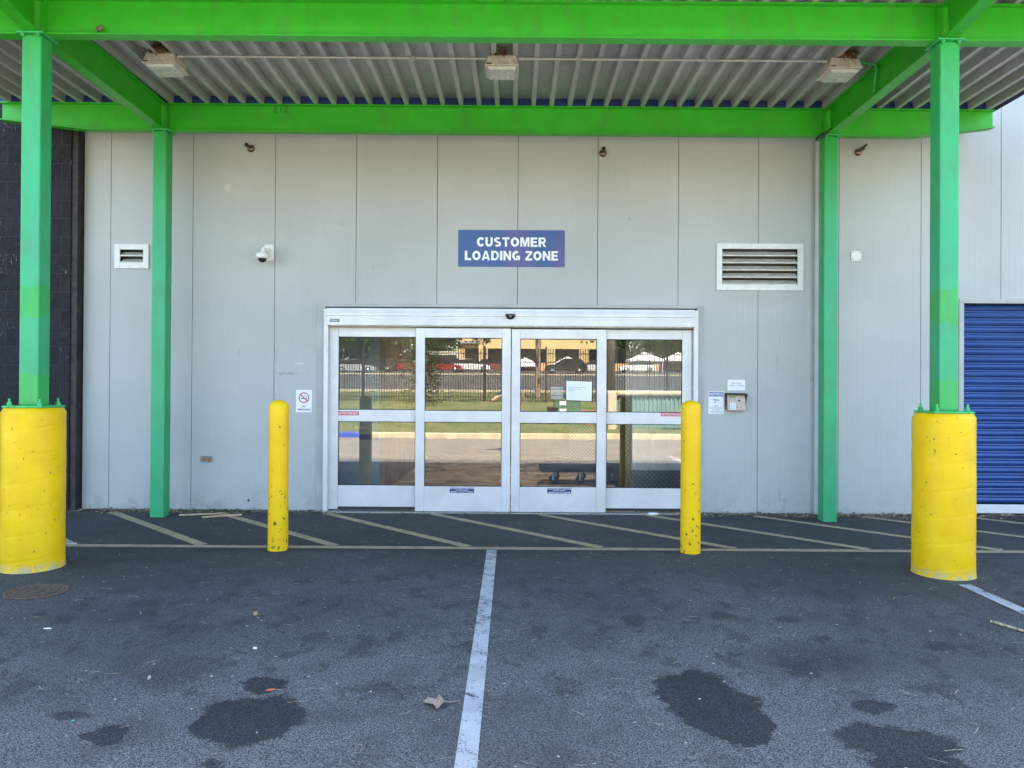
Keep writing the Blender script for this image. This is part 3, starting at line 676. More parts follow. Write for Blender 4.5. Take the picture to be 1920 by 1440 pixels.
mb = MB(); mb.box(cx-W*.21, cx+W*.02, YS-.0042, YS-.0036, cz-W*.07, cz-W*.02); mb.box(cx+W*.03, cx+W*.19, YS-.0042, YS-.0036, cz-W*.065, cz-W*.025)
for dx_ in (0, .05): mb.path([(cx+W*(.16+dx_*.5), YS-.0036, cz+W*.0), (cx+W*(.13+dx_), YS-.0036, cz+W*.07), (cx+W*(.05+dx_), YS-.0036, cz+W*.12), (cx+W*(.04+dx_), YS-.0036, cz+W*.2)], .0012, 4)
finish('cigarette_symbol', mb, M_ink, o)
o, r = sign('surveillance_notice', 1328, 1357, 734, 776, [M_signw, M_ink], [('VIDEO', .5, .35, .30, .05, 1, .0), ('SURVEILLANCE', .5, .26, .78, .055, 1, .0), ('IN USE ON', .5, .17, .5, .05, 1, .0), ('THESE PREMISES', .5, .085, .86, .055, 1, .0)], 'white NOTICE video surveillance sign with blue header, left of the keypad')
W, Z = r[2]-r[0], r[3]-r[1]; mb = MB(); mb.box(r[0]+W*.03, r[2]-W*.03, YS-.0042, YS-.0031, r[1]+Z*.78, r[3]-Z*.03); text_mesh(mb, 'NOTICE', (r[0]+r[2])/2, r[1]+Z*.875, YS-.005, W*.88, Z*.12, .03, 1)
finish('header_band', mb, [M_nblue, M_signw], o)
mb = MB(); cx, cz = (r[0]+r[2])/2, r[1]+Z*.6
mb.hexa([(cx-W*.22, YS-.0042, cz+Z*.0), (cx+W*.18, YS-.0042, cz-Z*.03), (cx+W*.18, YS-.0032, cz-Z*.03), (cx-W*.22, YS-.0032, cz)], [(cx-W*.20, YS-.0042, cz+Z*.09), (cx+W*.24, YS-.0042, cz+Z*.03), (cx+W*.24, YS-.0032, cz+Z*.03), (cx-W*.20, YS-.0032, cz+Z*.09)])
mb.lathe((cx-W*.05, YS-.0034, cz-Z*.07), [(W*.07, 0), (W*.045, -.0008)], 16, axis='Y')
finish('camera_symbol', mb, M_cond, o)
sign('access_hours_sign', 1364, 1397, 712, 732, [M_signw, M_ink], [('Daily Access', .5, .66, .56, .15, 1, .005), ('6:00am - 10:00pm', .5, .44, .80, .15, 1, .005), ('Office hours posted', .5, .18, .5, .05, 1, .0)], 'small white access hours sign above the keypad')
p = at(1398, 732, YS)
# keypad intercom
k0 = at(1364, 770, YS-.06); k1 = at(1398, 740, YS-.06)
kp = thing('intercom_keypad', ((k0.x+k1.x)/2, YS, k0.z), 'beige metal intercom box with keypad and speaker right of the door', 'intercom')
mb = MB(); mb.hexa([(k0.x, YS-.075, k0.z), (k1.x, YS-.075, k0.z), (k1.x, YS, k0.z), (k0.x, YS, k0.z)], [(k0.x, YS-.05, k1.z), (k1.x, YS-.05, k1.z), (k1.x, YS, k1.z), (k0.x, YS, k1.z)]); finish('housing', mb, M_key, kp, bevel=.004)
def kpt(u, v, d=.001):
    z = k0.z+(k1.z-k0.z)*v; y = YS-.075+.025*v-d; return (k0.x+(k1.x-k0.x)*u, y, z)
def kq(mb, u0, u1, v0, v1, d, mi=0): mb.quad(kpt(u0,v0,d), kpt(u1,v0,d), kpt(u1,v1,d), kpt(u0,v1,d), mi)
mb = MB(); kq(mb, .08, .46, .78, .92, .001); finish('display', mb, M_lcd, kp)
mb = MB()
kq(mb, .14, .45, .07, .50, .001)
for i in range(3):
    for j in range(4): kq(mb, .17+i*.095, .235+i*.095, .10+j*.10, .165+j*.10, .0025, 1)
finish('keypad', mb, [M_signw, M_cond], kp)
mb = MB(); pc = Vector(kpt(.64, .63)); mb.lathe(pc, [(.010, .004), (.010, -.003), (.001, -.003)], 16, axis='Y'); finish('camera_lens', mb, M_black, kp)
mb = MB()
for i in range(4):
    for j in range(3): mb.lathe(Vector(kpt(.66+i*.06, .76+j*.06)), [(.0022, .001), (.0022, -.0012)], 6, axis='Y')
finish('speaker_grille', mb, M_seal, kp)
mb = MB(); mb.prism([(YS-.09, k1.z-.004), (YS-.09, k1.z+.006), (YS, k1.z+.018), (YS, k1.z+.002)], k0.x-.012, k1.x+.018); mb.prism([(YS-.09, k1.z-.004), (YS, k1.z+.0), (YS, k0.z+.01)], k1.x+.004, k1.x+.010); mb.prism([(YS-.04, k1.z-.004), (YS, k1.z+.0), (YS, k0.z+.01)], k0.x-.012, k0.x-.006); finish('hood', mb, M_seal, kp)
# dome camera
p = at(492, 478, YW-.16); dc = thing('dome_camera', (at(503,473,YW).x, YW, p.z), 'white dome security camera on a wall bracket above the left bollard', 'camera')
q0 = at(496, 489, YS); q1 = at(514, 459, YS)
mb = MB(); mb.box(q0.x, q1.x, YS-.012, YS, q0.z, q1.z); 
for u in (q0.x+.012, q1.x-.012):
    for v in (q0.z+.014, q1.z-.014): mb.tube((u, YS-.016, v), (u, YS-.011, v), .006, n=8, mi=1)
finish('wall_plate', mb, [M_white, M_cond], dc, bevel=.004)
ctr = Vector((at(492, 480, YW-.16).x, YW-.16, at(492, 480, YW-.16).z)); mb = MB()
mb.path([(q1.x-.045, YS-.01, q0.z+.12), (ctr.x+.03, YS-.09, ctr.z+.075), (ctr.x+.005, YW-.15, ctr.z+.085), (ctr.x, YW-.16, ctr.z+.025)], .019, 14)
mb.tube((q1.x-.045, YS-.008, q0.z+.05), (ctr.x+.03, YS-.09, ctr.z+.06), .014, n=8); finish('bracket_arm', mb, M_white, dc)
mb = MB(); mb.lathe(ctr, [(.02, .038), (.058, .034), (.070, .022), (.070, -.013), (.065, -.025), (.045, -.029)], 32); finish('housing', mb, M_white, dc)
mb = MB(); mb.lathe(ctr, [(.046, -.028), (.041, -.05), (.029, -.064), (.012, -.071), (.001, -.072)], 24); finish('dome', mb, M_black, dc)
# sprinkler heads
def sprinkler(px, py, ang, label):
    p = at(px, py, YW-.03); t = thing('wall_sprinkler', (p.x, YW, p.z), label, 'sprinkler', 'round bronze wall fittings')
    mb = MB(); mb.lathe((p.x, YS, p.z), [(.043, 0), (.042, -.008), (.03, -.022), (.016, -.028), (.001, -.028)], 28, axis='Y'); finish('escutcheon', mb, M_bronze, t)
    a_ = Vector((math.cos(ang)*.03, -.07, math.sin(ang)*.03)); c_ = Vector((p.x, YS-.02, p.z))
    mb = MB(); mb.tube(c_, c_+a_*.6, .011, n=12); mb.tube(c_+a_*.6, c_+a_, .022, .024, n=14); mb.tube(c_+a_, c_+a_*1.06, .017, n=14); finish('nozzle', mb, M_bronze, t)
    return t
sprinkler(469, 277, 2.5, 'bronze wall sprinkler above the dome camera'); sprinkler(1131, 286, 1.6, 'bronze wall sprinkler above and to the right of the blue sign')
t = sprinkler(1611, 284, .8, 'bronze wall sprinkler with angled deflector right of the rear right post')
mb = MB(); c_ = t.location+Vector((0, -.03, 0)); mb.hexa([c_+Vector((-.01,-.05,.015)), c_+Vector((.045,-.10,.035)), c_+Vector((.045,-.06,.035)), c_+Vector((-.01,-.01,.015))], [c_+Vector((-.01,-.05,.025)), c_+Vector((.045,-.10,.062)), c_+Vector((.045,-.06,.062)), c_+Vector((-.01,-.01,.025))]); finish('deflector', mb, M_bronze, t)
# cover plates
def plate(name, px0, px1, py0, py1, m, label, cat, knobs):
    p0 = at(px0, py1, YS); p1 = at(px1, py0, YS); t = thing(name, ((p0.x+p1.x)/2, YS, p0.z), label, cat)
    mb = MB(); mb.box(p0.x, p1.x, YS-.01, YS, p0.z, p1.z); finish('cover', mb, m, t, bevel=.004)
    for (u, v, r_) in knobs:
        mb = MB(); mb.tube((p0.x+(p1.x-p0.x)*u, YS-.018, p0.z+(p1.z-p0.z)*v), (p0.x+(p1.x-p0.x)*u, YS-.009, p0.z+(p1.z-p0.z)*v), r_, n=12); finish('screw', mb, M_rust if r_ < .006 else M_bronze, t)
plate('junction_box', 1595, 1614.5, 471, 489.5, M_white, 'square white junction cover plate on the panel right of the rear right post', 'junction box', [(.15,.15,.005),(.85,.15,.005),(.15,.85,.005),(.85,.85,.005)])
plate('hose_outlet', 376, 398, 855, 866, simple('outlet_metal', (.26,.25,.23), .4, .5, .3, 60), 'small grey outlet plate low on the wall left of the bollard', 'outlet', [(.27,.5,.017),(.73,.5,.017)])
plate('wall_bracket', 1520, 1533, 704, 717, M_trimg, 'small grey clip bracket on the wall beside the rear right post', 'bracket', [(.3,.5,.004)])
p = at(466, 938, YS); mb = MB(); mb.lathe((p.x, YS, p.z), [(.013, 0), (.011, -.003), (.001, -.003)], 12, axis='Y'); tag(finish('wall_hole', mb, M_seal, None, org=(p.x, YS, p.z)), 'small dark hole plug low on the wall left of the left bollard', 'plug')

# ================================================================== canopy
ZB, ZT = 4.13, 4.42
NP = [(at(52.6, 755, 5.954).x, 6.03), (at(1779.5, 765, 5.954).x, 6.03)]; FP = [(at(293.5, 965, 8.194).x, 8.27), (at(1556.5, 970, 8.194).x, 8.27)]   # near / far post centres
TILT = -.0035
def zt(x, z): return z+TILT*x
cp = thing('canopy', (-.15, 7.1, 0), 'bright green steel canopy with corrugated metal roof over the loading doors', 'canopy')
FW, TF, TWB = .108, .011, .009
def beam(name, pts, horiz='X', fw=FW):
    # pts: (x, y, zbottom, ztop) along the run
    mb = MB(); hw = fw/2
    for a, b in zip(pts[:-1], pts[1:]):
        A = Vector(a[:2]); B = Vector(b[:2]); d = (B-A).normalized(); n = Vector((-d.y, d.x))
        def sec(zlo_a, zhi_a, zlo_b, zhi_b, h):
            c = [A-n*h, B-n*h, B+n*h, A+n*h]; lo = [zlo_a, zlo_b, zlo_b, zlo_a]; hi = [zhi_a, zhi_b, zhi_b, zhi_a]
            mb.hexa([(v.x, v.y, z) for v, z in zip(c, lo)], [(v.x, v.y, z) for v, z in zip(c, hi)])
        sec(a[2], a[2]+TF, b[2], b[2]+TF, hw); sec(a[3]-TF, a[3], b[3]-TF, b[3], hw); sec(a[2]+TF, a[3]-TF, b[2]+TF, b[3]-TF, TWB/2)
    return finish(name, mb, M_green, cp)
XL, XR = -5.555, 5.11
def T(x, y, z0=ZB, z1=ZT): return (x, y, zt(x, z0), zt(x, z1))
fb = beam('beam', [T(XL-.3, 6.03, ZB), T(NP[0][0], 6.03), T(NP[1][0], 6.03), T(XR+1.0, 6.03)]); fb['label'] = 'front cross beam over the yellow piers'
rb = beam('beam', [(XL, 8.27, zt(XL, ZT-.19), zt(XL, ZT)), (-4.62, 8.27, zt(-4.62, ZB), zt(-4.62, ZT)), (4.28, 8.27, zt(4.28, ZB), zt(4.28, ZT)), (XR, 8.27, zt(XR, ZT-.19), zt(XR, ZT))]); rb['label'] = 'rear beam along the wall with tapered ends'
YFRONT = 5.2
for i in (0, 1):
    (nx, ny), (fx, fy) = NP[i], FP[i]; sl_ = (fx-nx)/(fy-ny)
    def XX(y): return nx+sl_*(y-ny)
    beam('side_beam', [(XX(8.27-.054), 8.27-.055, zt(nx, ZB), zt(nx, ZT)), (XX(6.03+.054), 6.03+.055, zt(nx, ZB), zt(nx, ZT))])
    beam('side_beam', [(XX(6.03-.055), 6.03-.055, zt(nx, ZB), zt(nx, ZT)), (XX(YFRONT), YFRONT, zt(nx, ZB+.1), zt(nx, ZT))])
    # stiffener plates in the front and rear beams
    for (bx, by) in ((nx, 6.03), (fx, 8.27)):
        for dx_ in (-.075, .075):
            for sy in (-1, 1):
                mb = MB(); y0, y1 = sorted((by+sy*.005, by+sy*.05)); mb.box(bx+dx_-.004, bx+dx_+.004, y0, y1, zt(bx, ZB)+TF+.001, zt(bx, ZT)-TF-.001); finish('stiffener', mb, M_green, cp)
for k_, (lst, hgt, far) in enumerate(((NP, 1.235, False), (FP, .0, True))):
    for (x, y) in lst:
        zc = zt(x, ZB); mb = MB(); hw = .076
        z0 = hgt if not far else -.02
        mb.box(x-hw, x+hw, y-hw, y+hw, z0, zc-.014); po = finish('post', mb, M_postg, cp, bevel=.012)
        po['label'] = ('%s green post %s' % (('left' if x < 0 else 'right'), 'by the wall' if far else 'standing on a yellow pier'))
        mb = MB(); mb.box(x-.105, x+.105, y-.105, y+.105, zc-.0138, zc-.0005); finish('cap_plate', mb, M_bolt, po, bevel=.002)
        for sx in (-.06, .0, .06):
            if sx == 0: continue
            mb = MB(); mb.tube((x+sx, y-.088, zc-.032), (x+sx, y-.088, zc-.0145), .015, n=6, smooth=False); mb.tube((x+sx, y-.088, zc-.042), (x+sx, y-.088, zc-.032), .008, n=8); finish('bolt', mb, M_bolt, po)
        if not far:
            mb = MB(); mb.box(x-.155, x+.155, y-.155, y+.155, hgt-.012, hgt+.004); finish('base_plate', mb, M_bolt, po, bevel=.003)
            for sx in (-1, 1):
                for sy in (-1, 1):
                    bx, by = x+sx*.118, y+sy*.118; mb = MB(); mb.tube((bx, by, hgt+.0045), (bx, by, hgt+.009), .024, n=14); mb.tube((bx, by, hgt+.009), (bx, by, hgt+.03), .018, n=6, smooth=False); mb.tube((bx, by, hgt+.03), (bx, by, hgt+.058), .009, n=10); finish('anchor_bolt', mb, M_bolt, po)
mb = MB(); p = at(527, 205, 8.262); text_mesh(mb, 'E12', p.x, p.z, 8.2648, .15, .065, 0, 0, 1.1); sc_ = finish('chalk_mark', mb, simple('scrawl_green', (.012,.17,.02), .7), cp)
# corrugated deck
mb = MB(); P = .1945; prof = []; x = -P*28-.015
while x < XR:
    if x > XL-.05: prof += [(x-.022, 0), (x+.022, 0), (x+.030, .085), (x+P-.030, .085)]
    x += P
prof = [(x_, z_) for x_, z_ in prof if XL-.06 < x_ < XR+.02]
n = len(prof); vs = [(x_, y_, zt(x_, ZT+.002)+z_) for y_ in (YFRONT-.02, 8.55) for x_, z_ in prof]
mb.add(vs, [(i, i+1, n+i+1, n+i) for i in range(n-1)]); finish('roof_deck', mb, M_deck, cp, solid=.002)
mb = MB(); mb.hexa([(XL, 8.232, zt(XL, ZT+.003)), (XR-.03, 8.232, zt(XR, ZT+.003)), (XR-.03, 8.26, zt(XR, ZT+.003)), (XL, 8.26, zt(XL, ZT+.003))], [(XL, 8.232, zt(XL, ZT+.08)), (XR-.03, 8.232, zt(XR, ZT+.08)), (XR-.03, 8.26, zt(XR, ZT+.08)), (XL, 8.26, zt(XL, ZT+.08))]); finish('closure_strip', mb, M_closure, cp)
mb = MB(); mb.box(XR+.021, XR+.03, YFRONT, 8.55, zt(XR, ZT+.0), zt(XR, ZT+.075)); finish('edge_trim', mb, M_seal, cp)
mb = MB(); mb.box(XL, XR, YFRONT-.04, YFRONT-.022, ZT-.1, ZT+.1); finish('fascia', mb, M_green, cp)

# concrete piers
def mk_pier():
    x, y = NP[0]; t = thing('concrete_pier', (x, y, gh(y)), 'yellow painted round concrete pier under the left green post', 'pier', 'yellow concrete piers under the canopy posts')
    mb = MB(); r0 = .222; prof = [(.0, gh(y)-.05), (r0+.004, gh(y)-.05), (r0+.004, gh(y)+.02)]
    nz, na = 150, 72; vs = []; zz0, zz1 = gh(y)-.03, 1.185
    for j in range(nz+1):
        z = zz0+(zz1-zz0)*j/nz
        for i in range(na):
            a_ = 2*math.pi*i/na; u = (z*5.0-a_/(2*math.pi)) % 1.0
            d_ = -.0014*math.exp(-((u-.5)/.035)**2)+.0006*math.sin(z*31+a_*2)+.0008*math.sin(a_*5+z*7)
            rr = r0+d_+(.006*math.exp(-(z-gh(y))/.03))
            vs.append((x+rr*math.cos(a_), y+rr*math.sin(a_), z))
    mb.add(vs, [(j*na+i, j*na+(i+1)%na, (j+1)*na+(i+1)%na, (j+1)*na+i) for j in range(nz) for i in range(na)], 0, True)
    mb.lathe((x, y, 0), [(r0, 1.185), (r0-.018, 1.2205), (.0005, 1.222)], na, cap=False)
    finish('shaft', mb, M_pier, t)
    return t
pr = mk_pier(); p2 = copy_tree(pr); p2.location = (NP[1][0], NP[1][1], gh(6.03)); p2['label'] = 'yellow painted round concrete pier under the right green post'
# bollards
def mk_boll():
    x, y = at(522, 900, 6.70).x, 6.70; t = thing('bollard', (x, y, gh(y)), 'yellow steel bollard with chipped paint left of the doors', 'bollard', 'yellow bollards before the doors')
    mb = MB(); r = .086; prof = [(r, gh(y)-.04)]+[(r, gh(y)+i*.2) for i in range(1, 6)]+[(r, 1.22)]
    for i in range(1, 9): a_ = math.pi/2*i/8; prof.append((max(.0008, r*math.cos(a_)), 1.22+.062*math.sin(a_)))
    mb.lathe((x, y, 0), prof, 48); finish('pipe', mb, M_boll, t)
    return t
b1_ = mk_boll(); b2_ = copy_tree(b1_); b2_.location.x = at(1295, 900, 6.70).x; b2_.location.z += .018; b2_['label'] = 'yellow steel bollard with chipped paint right of the doors'
# canopy lights
def nest_mesh(c, sc, n, rnd):
    mb = MB()
    for _ in range(n):
        a_ = rnd.uniform(0, 6.28); e = rnd.uniform(-.2, 1.3); r_ = rnd.uniform(.45, 1)
        p = Vector((math.cos(a_)*math.cos(e)*r_*.085*sc, math.sin(a_)*math.cos(e)*r_*.06, math.sin(e)*r_*.048)); t_ = Vector((rnd.uniform(-1,1), rnd.uniform(-1,1), rnd.uniform(-.5,.4))).normalized()*rnd.uniform(.02, .055)
        mb.tube(Vector(c)+p-t_, Vector(c)+p+t_, rnd.uniform(.0012, .0024), n=4, mi=(1 if rnd.random() < .2 else 0), cap=False)
    for _ in range(18):
        p = Vector(c)+Vector((rnd.uniform(-.07,.07)*sc, -.05, .0)); mb.tube(p, p+Vector((rnd.uniform(-.02,.02), -.03, -rnd.uniform(.02,.08))), .0013, n=4, mi=(1 if rnd.random() < .5 else 0), cap=False)
    mb.lathe(Vector(c)+Vector((0, 0, -.01)), [(.07*sc, 0), (.06*sc, .03), (.03*sc, .045), (.001, .048)], 12)
    return mb
LX = [at(298, 100, 6.95).x, at(941, 110, 6.95).x, at(1586, 116, 6.95).x]
lab = ['square white canopy light with a large straw nest, nearest the left posts', 'square white canopy light in the middle above the blue sign', 'square white canopy light with twiggy nest, nearest the right posts']
def mk_light(x):
    y0, y1 = 6.94, 7.24; z1 = zt(x, ZT)-.004; zm = z1-.085
    t = thing('canopy_light', (x, 7.09, z1), lab[0], 'light', 'square lights under the canopy roof')
    mb = MB(); hw = .125; hb = .147; yc = 7.09
    mb.hexa([(x-hb, yc-hb, zm), (x+hb, yc-hb, zm), (x+hb, yc+hb, zm), (x-hb, yc+hb, zm)], [(x-hw, yc-hw, z1), (x+hw, yc-hw, z1), (x+hw, yc+hw, z1), (x-hw, yc+hw, z1)])
    mb.box(x-hb-.006, x+hb+.006, yc-hb-.006, yc+hb+.006, zm-.014, zm-.0005)
    finish('housing', mb, M_cream, t, bevel=.004)
    mb = MB(); hl = .132; hk = .118; mb.hexa([(x-hk, yc-hk, zm-.044), (x+hk, yc-hk, zm-.044), (x+hk, yc+hk, zm-.044), (x-hk, yc+hk, zm-.044)], [(x-hl, yc-hl, zm-.0145), (x+hl, yc-hl, zm-.0145), (x+hl, yc+hl, zm-.0145), (x-hl, yc+hl, zm-.0145)]); finish('lens', mb, M_lens, t, bevel=.006)
    mb = MB(); mb.box(x-hb+.01, x-hb+.055, yc-hb-.010, yc-hb-.0062, zm-.005, zm+.004); finish('latch', mb, M_seal, t)
    return t
l0 = mk_light(LX[0])
for i in (1, 2):
    l = copy_tree(l0); l.location = (LX[i], l0.location.y, zt(LX[i], ZT)-.004); l['label'] = lab[i]
rn = random.Random(3)
for i, (lx_, sc, n_) in enumerate(((LX[0]-.03, 1.15, 420), (LX[1]-.02, .8, 160), (LX[2]+.01, 1.0, 380))):
    z = zt(lx_, ZT)+.006; c_ = (lx_, 6.965, z+.0)
    mb = nest_mesh(c_, sc, n_, rn); tag(finish('bird_nest', mb, [M_nest, M_straw], None, org=c_), ['wide brown straw nest on the left canopy light', 'small twig nest tucked above the middle canopy light', 'dark twiggy nest on the right canopy light'][i], 'nest', 'bird nests on the canopy lights')
# conduits
zc_ = ZT-.012
mb = MB(); mb.tube((LX[0]+.14, 7.02, zt(LX[0], zc_)), (LX[1]-.14, 7.02, zt(LX[1], zc_)), .0115, n=10)
mb.tube((LX[0]+.14, 7.02, zt(LX[0], zc_)), (LX[0]+.19, 7.02, zt(LX[0], zc_)), .017, n=10); mb.tube((LX[1]-.19, 7.02, zt(LX[1], zc_)), (LX[1]-.14, 7.02, zt(LX[1], zc_)), .017, n=10)
for x in (-2.0, -.95): mb.box(x-.012, x+.012, 7.0, 7.04, zt(x, zc_)-.017, zt(x, ZT)+.001)
tag(finish('conduit', mb, M_cond, None, org=(LX[0], 7.02, zc_)), 'thin grey conduit under the roof between left and middle lights', 'conduit', 'conduits between the canopy lights')
mb = MB(); mb.tube((LX[1]+.14, 7.02, zt(LX[1], zc_)), (LX[2]-.14, 7.02, zt(LX[2], zc_)), .0115, n=10)
mb.tube((LX[1]+.14, 7.02, zt(LX[1], zc_)), (LX[1]+.19, 7.02, zt(LX[1], zc_)), .017, n=10); mb.tube((LX[2]-.19, 7.02, zt(LX[2], zc_)), (LX[2]-.14, 7.02, zt(LX[2], zc_)), .017, n=10)
for x in (.55, 1.75): mb.box(x-.012, x+.012, 7.0, 7.04, zt(x, zc_)-.017, zt(x, ZT)+.001)
tag(finish('conduit', mb, M_cond, None, org=(LX[1], 7.02, zc_)), 'thin grey conduit under the roof between middle and right lights', 'conduit', 'conduits between the canopy lights')
mb = MB(); pts = [(LX[2]+.14, 7.05, zt(LX[2], zc_))]; xe = 3.33
pts += [(xe-.12, 7.05, zt(xe, zc_)), (xe-.035, 7.06, zt(xe, zc_)-.015), (xe-.02, 7.09, zt(xe, zc_)-.07), (xe-.018, 7.12, ZB+.12), (xe-.016, 7.13, ZB+.03)]
mb.path(pts, .0115, 10); tag(finish('conduit', mb, [M_bolt], None, org=pts[0]), 'green painted conduit bending down the right side beam', 'conduit', 'conduits between the canopy lights')
mb = MB(); mb.path([(LX[0]-.02, 6.93, zt(LX[0], ZT)-.02), (LX[0]-.02, 6.5, zt(LX[0], ZT)-.012), (LX[0]-.02, 6.12, zt(LX[0], ZT)-.012)], .0115, 10)
tag(finish('conduit', mb, M_cond, None, org=(LX[0], 6.93, ZT)), 'grey conduit running from the left light towards the front beam', 'conduit', 'conduits between the canopy lights')
# drain hose from rear right corner of side beam
p0 = at(1530, 262, 8.15); mb = MB(); mb.path([p0, p0+Vector((.04, -.0, .035)), p0+Vector((.12, 0, .075)), p0+Vector((.17, 0, .12))], .014, 8)
tag(finish('cable_stub', mb, M_seal, None, org=p0), 'dark cable end poking out under the beam beside the rear right post', 'cable')

# ================================================================== small things: bird, leaf, litter
def skin_mesh(name, verts, edges, radii, mats, parent=None, sub=2, root=0, org=(0,0,0), mfun=None):
    me = bpy.data.meshes.new(name); me.from_pydata([Vector(v)-Vector(org) for v in verts], edges, []); ob = bpy.data.objects.new(name, me); COL.objects.link(ob)
    ob.modifiers.new('s', 'SKIN'); ob.modifiers['s'].use_smooth_shade = True
    for i, r_ in enumerate(radii):
        sv_ = me.skin_vertices[0].data[i]; sv_.radius = (r_, r_) if not isinstance(r_, tuple) else r_; sv_.use_root = (i == root)
    md = ob.modifiers.new('u', 'SUBSURF'); md.levels = sub; md.render_levels = sub
    dg = bpy.context.evaluated_depsgraph_get(); m2 = bpy.data.meshes.new_from_object(ob.evaluated_get(dg)); bpy.data.objects.remove(ob)
    o = bpy.data.objects.new(name, m2); m2.materials.clear()
    for m in mats: m2.materials.append(m)
    for p_ in m2.polygons:
        p_.use_smooth = True
        if mfun: p_.material_index = mfun(p_.center+Vector(org))
    o.location = org if parent is None else Vector(org)-parent.location
    if parent is not None: o.parent = parent
    COL.objects.link(o); return o
zb_ = zt(-3.1, ZB)+TF
p = at(184, 50, 5.965); bx_ = p.x; bo = (bx_, 5.985, zb_)
br_ = thing('sparrow', bo, 'small brown sparrow perched on the lower flange of the front beam', 'bird')
V = [(0,0,.030),(.006,0,.042),(.011,0,.056),(.012,0,.066),(-.012,0,.026),(-.026,0,.027),(-.042,0,.034)]
V = [(bx_+a_, 5.985+b2, zb_+c2) for a_, b2, c2 in V]
skin_mesh('body', V, [(0,1),(1,2),(2,3),(0,4),(4,5),(5,6)], [.017,.015,.011,.008,.013,(.006,.004),(.006,.002)], [simple('sparrow_brown', (.22,.13,.08), .8, 0, .5, 90), simple('sparrow_chest', (.36,.22,.16), .8)], br_, 2, 0, bo, mfun=lambda c: 1 if c.x > bx_+.008 and c.z < zb_+.052 else 0)
mb = MB(); mb.tube((bx_+.019, 5.985, zb_+.066), (bx_+.030, 5.985, zb_+.064), .0035, .0005, n=8); finish('beak', mb, M_ink, br_)
for s_ in (-.006, .006):
    mb = MB(); mb.tube((bx_, 5.985+s_, zb_+.018), (bx_+.004, 5.985+s_, zb_+.0005), .0013, n=5); mb.tube((bx_-.006, 5.985+s_, zb_+.001), (bx_+.012, 5.985+s_, zb_+.001), .001, n=4); finish('leg', mb, M_rust, br_)
# dry leaf
p = gp(820, 1322); c_ = Vector((p.x, p.y, gh(p.y)))
out = [(-.155,.00),(-.10,.035),(-.07,.045),(-.035,.06),(.0,.115),(.03,.055),(.06,.025),(.14,.0),(.075,-.03),(.055,-.06),(.01,-.09),(-.03,-.065),(-.08,-.055),(-.06,-.02)]
sc = .44; mb = MB(); vs = [(c_.x, c_.y, c_.z+.024)]
for i, (a_, b2) in enumerate(out): vs.append((c_.x+a_*sc, c_.y+b2*sc*1.5, c_.z+.005+.020*abs(math.sin(i*.9+.4))))
n = len(out); mb.add(vs, [(0, 1+i, 1+(i+1)%n) for i in range(n)])
mb.tube((c_.x+.045, c_.y, c_.z+.014), (c_.x+.10, c_.y+.03, c_.z+.008), .0018, n=5)
tag(finish('dry_leaf', mb, simple('leaf_brown', (.36,.26,.185), .8, 0, .25, 60), None, org=c_, solid=.0012), 'curled tan dead leaf on the asphalt left of the white line', 'leaf')
def bit(name, px, py, L, Wd, Hh, ang, mat, label, cat):
    p = gp(px, py); c_ = Vector((p.x, p.y, gh(p.y)+.001)); d = Vector((math.cos(ang), math.sin(ang), 0)); n_ = Vector((-d.y, d.x, 0)); mb = MB()
    k_ = 7; pts = []
    for i in range(k_):
        a_ = 2*math.pi*i/k_; j = random.uniform(.75, 1.1); pts.append(d*math.cos(a_)*L/2*j+n_*math.sin(a_)*Wd/2*j)
    vs = [c_+q_ for q_ in pts]+[c_+q_*.82+Vector((0,0,Hh)) for q_ in pts]
    mb.add(vs, [tuple(range(k_, 2*k_))]+[(i, (i+1)%k_, k_+(i+1)%k_, k_+i) for i in range(k_)]); return tag(finish(name, mb, mat, None, org=c_), label, cat)
bit('pebble', 479, 1153, .035, .028, .02, .3, simple('pebble_tan', (.45,.30,.17), .7), 'tan pebble lying on the asphalt in the left half', 'pebble')
bit('bottle_cap', 478, 1216, .028, .028, .006, 0, M_white, 'pale round bottle cap flat on the asphalt', 'cap')
bit('plastic_scrap', 507, 1294, .055, .016, .004, .5, simple('orange_scrap', (.70,.12,.05), .5), 'bright orange plastic scrap above the left oil stain', 'scrap')
bit('cigarette_butt', 280, 1272, .012, .04, .01, .1, simple('butt', (.55,.48,.36), .7), 'tan cigarette butt standing out on the left asphalt', 'cigarette butt')
bit('paper_scrap', 89, 1179, .06, .014, .004, .05, M_signw, 'white paper scrap on the asphalt below the manhole', 'paper scrap')
bit('green_scrap', 137, 1352, .02, .01, .003, .4, simple('green_scrap', (.05,.4,.25), .5), 'tiny green scrap at the lower left', 'scrap')
bit('paper_scrap', 134, 1019, .13, .05, .003, .1, M_signw, 'white paper scrap beside the left yellow pier', 'paper scrap')
bit('plastic_bag', 1225, 965, .15, .07, .02, .2, M_signw, 'crumpled clear plastic at the door sill near the right bollard', 'plastic')
def stick(px0, py0, px1, py1, r_, mat, label):
    a_ = gp(px0, py0); b2 = gp(px1, py1); m_ = (a_+b2)/2; mb = MB(); up = Vector((0,0,r_+.001))
    mb.path([a_+up, m_+up+Vector((0,.006,0)), b2+up], r_, 6); return tag(finish('stick', mb, mat, None, org=a_), label, 'stick')
stick(336, 968, 416, 965, .011, simple('wood_strip', (.48,.36,.21), .7), 'pale wooden strip against the wall left of the left bollard')
stick(379, 972, 453, 967, .011, simple('wood_strip2', (.50,.38,.22), .7), 'second pale wooden strip lying nearer the left bollard')
stick(1858, 1168, 1925, 1188, .009, M_straw, 'long thin stick at the right edge of the asphalt')
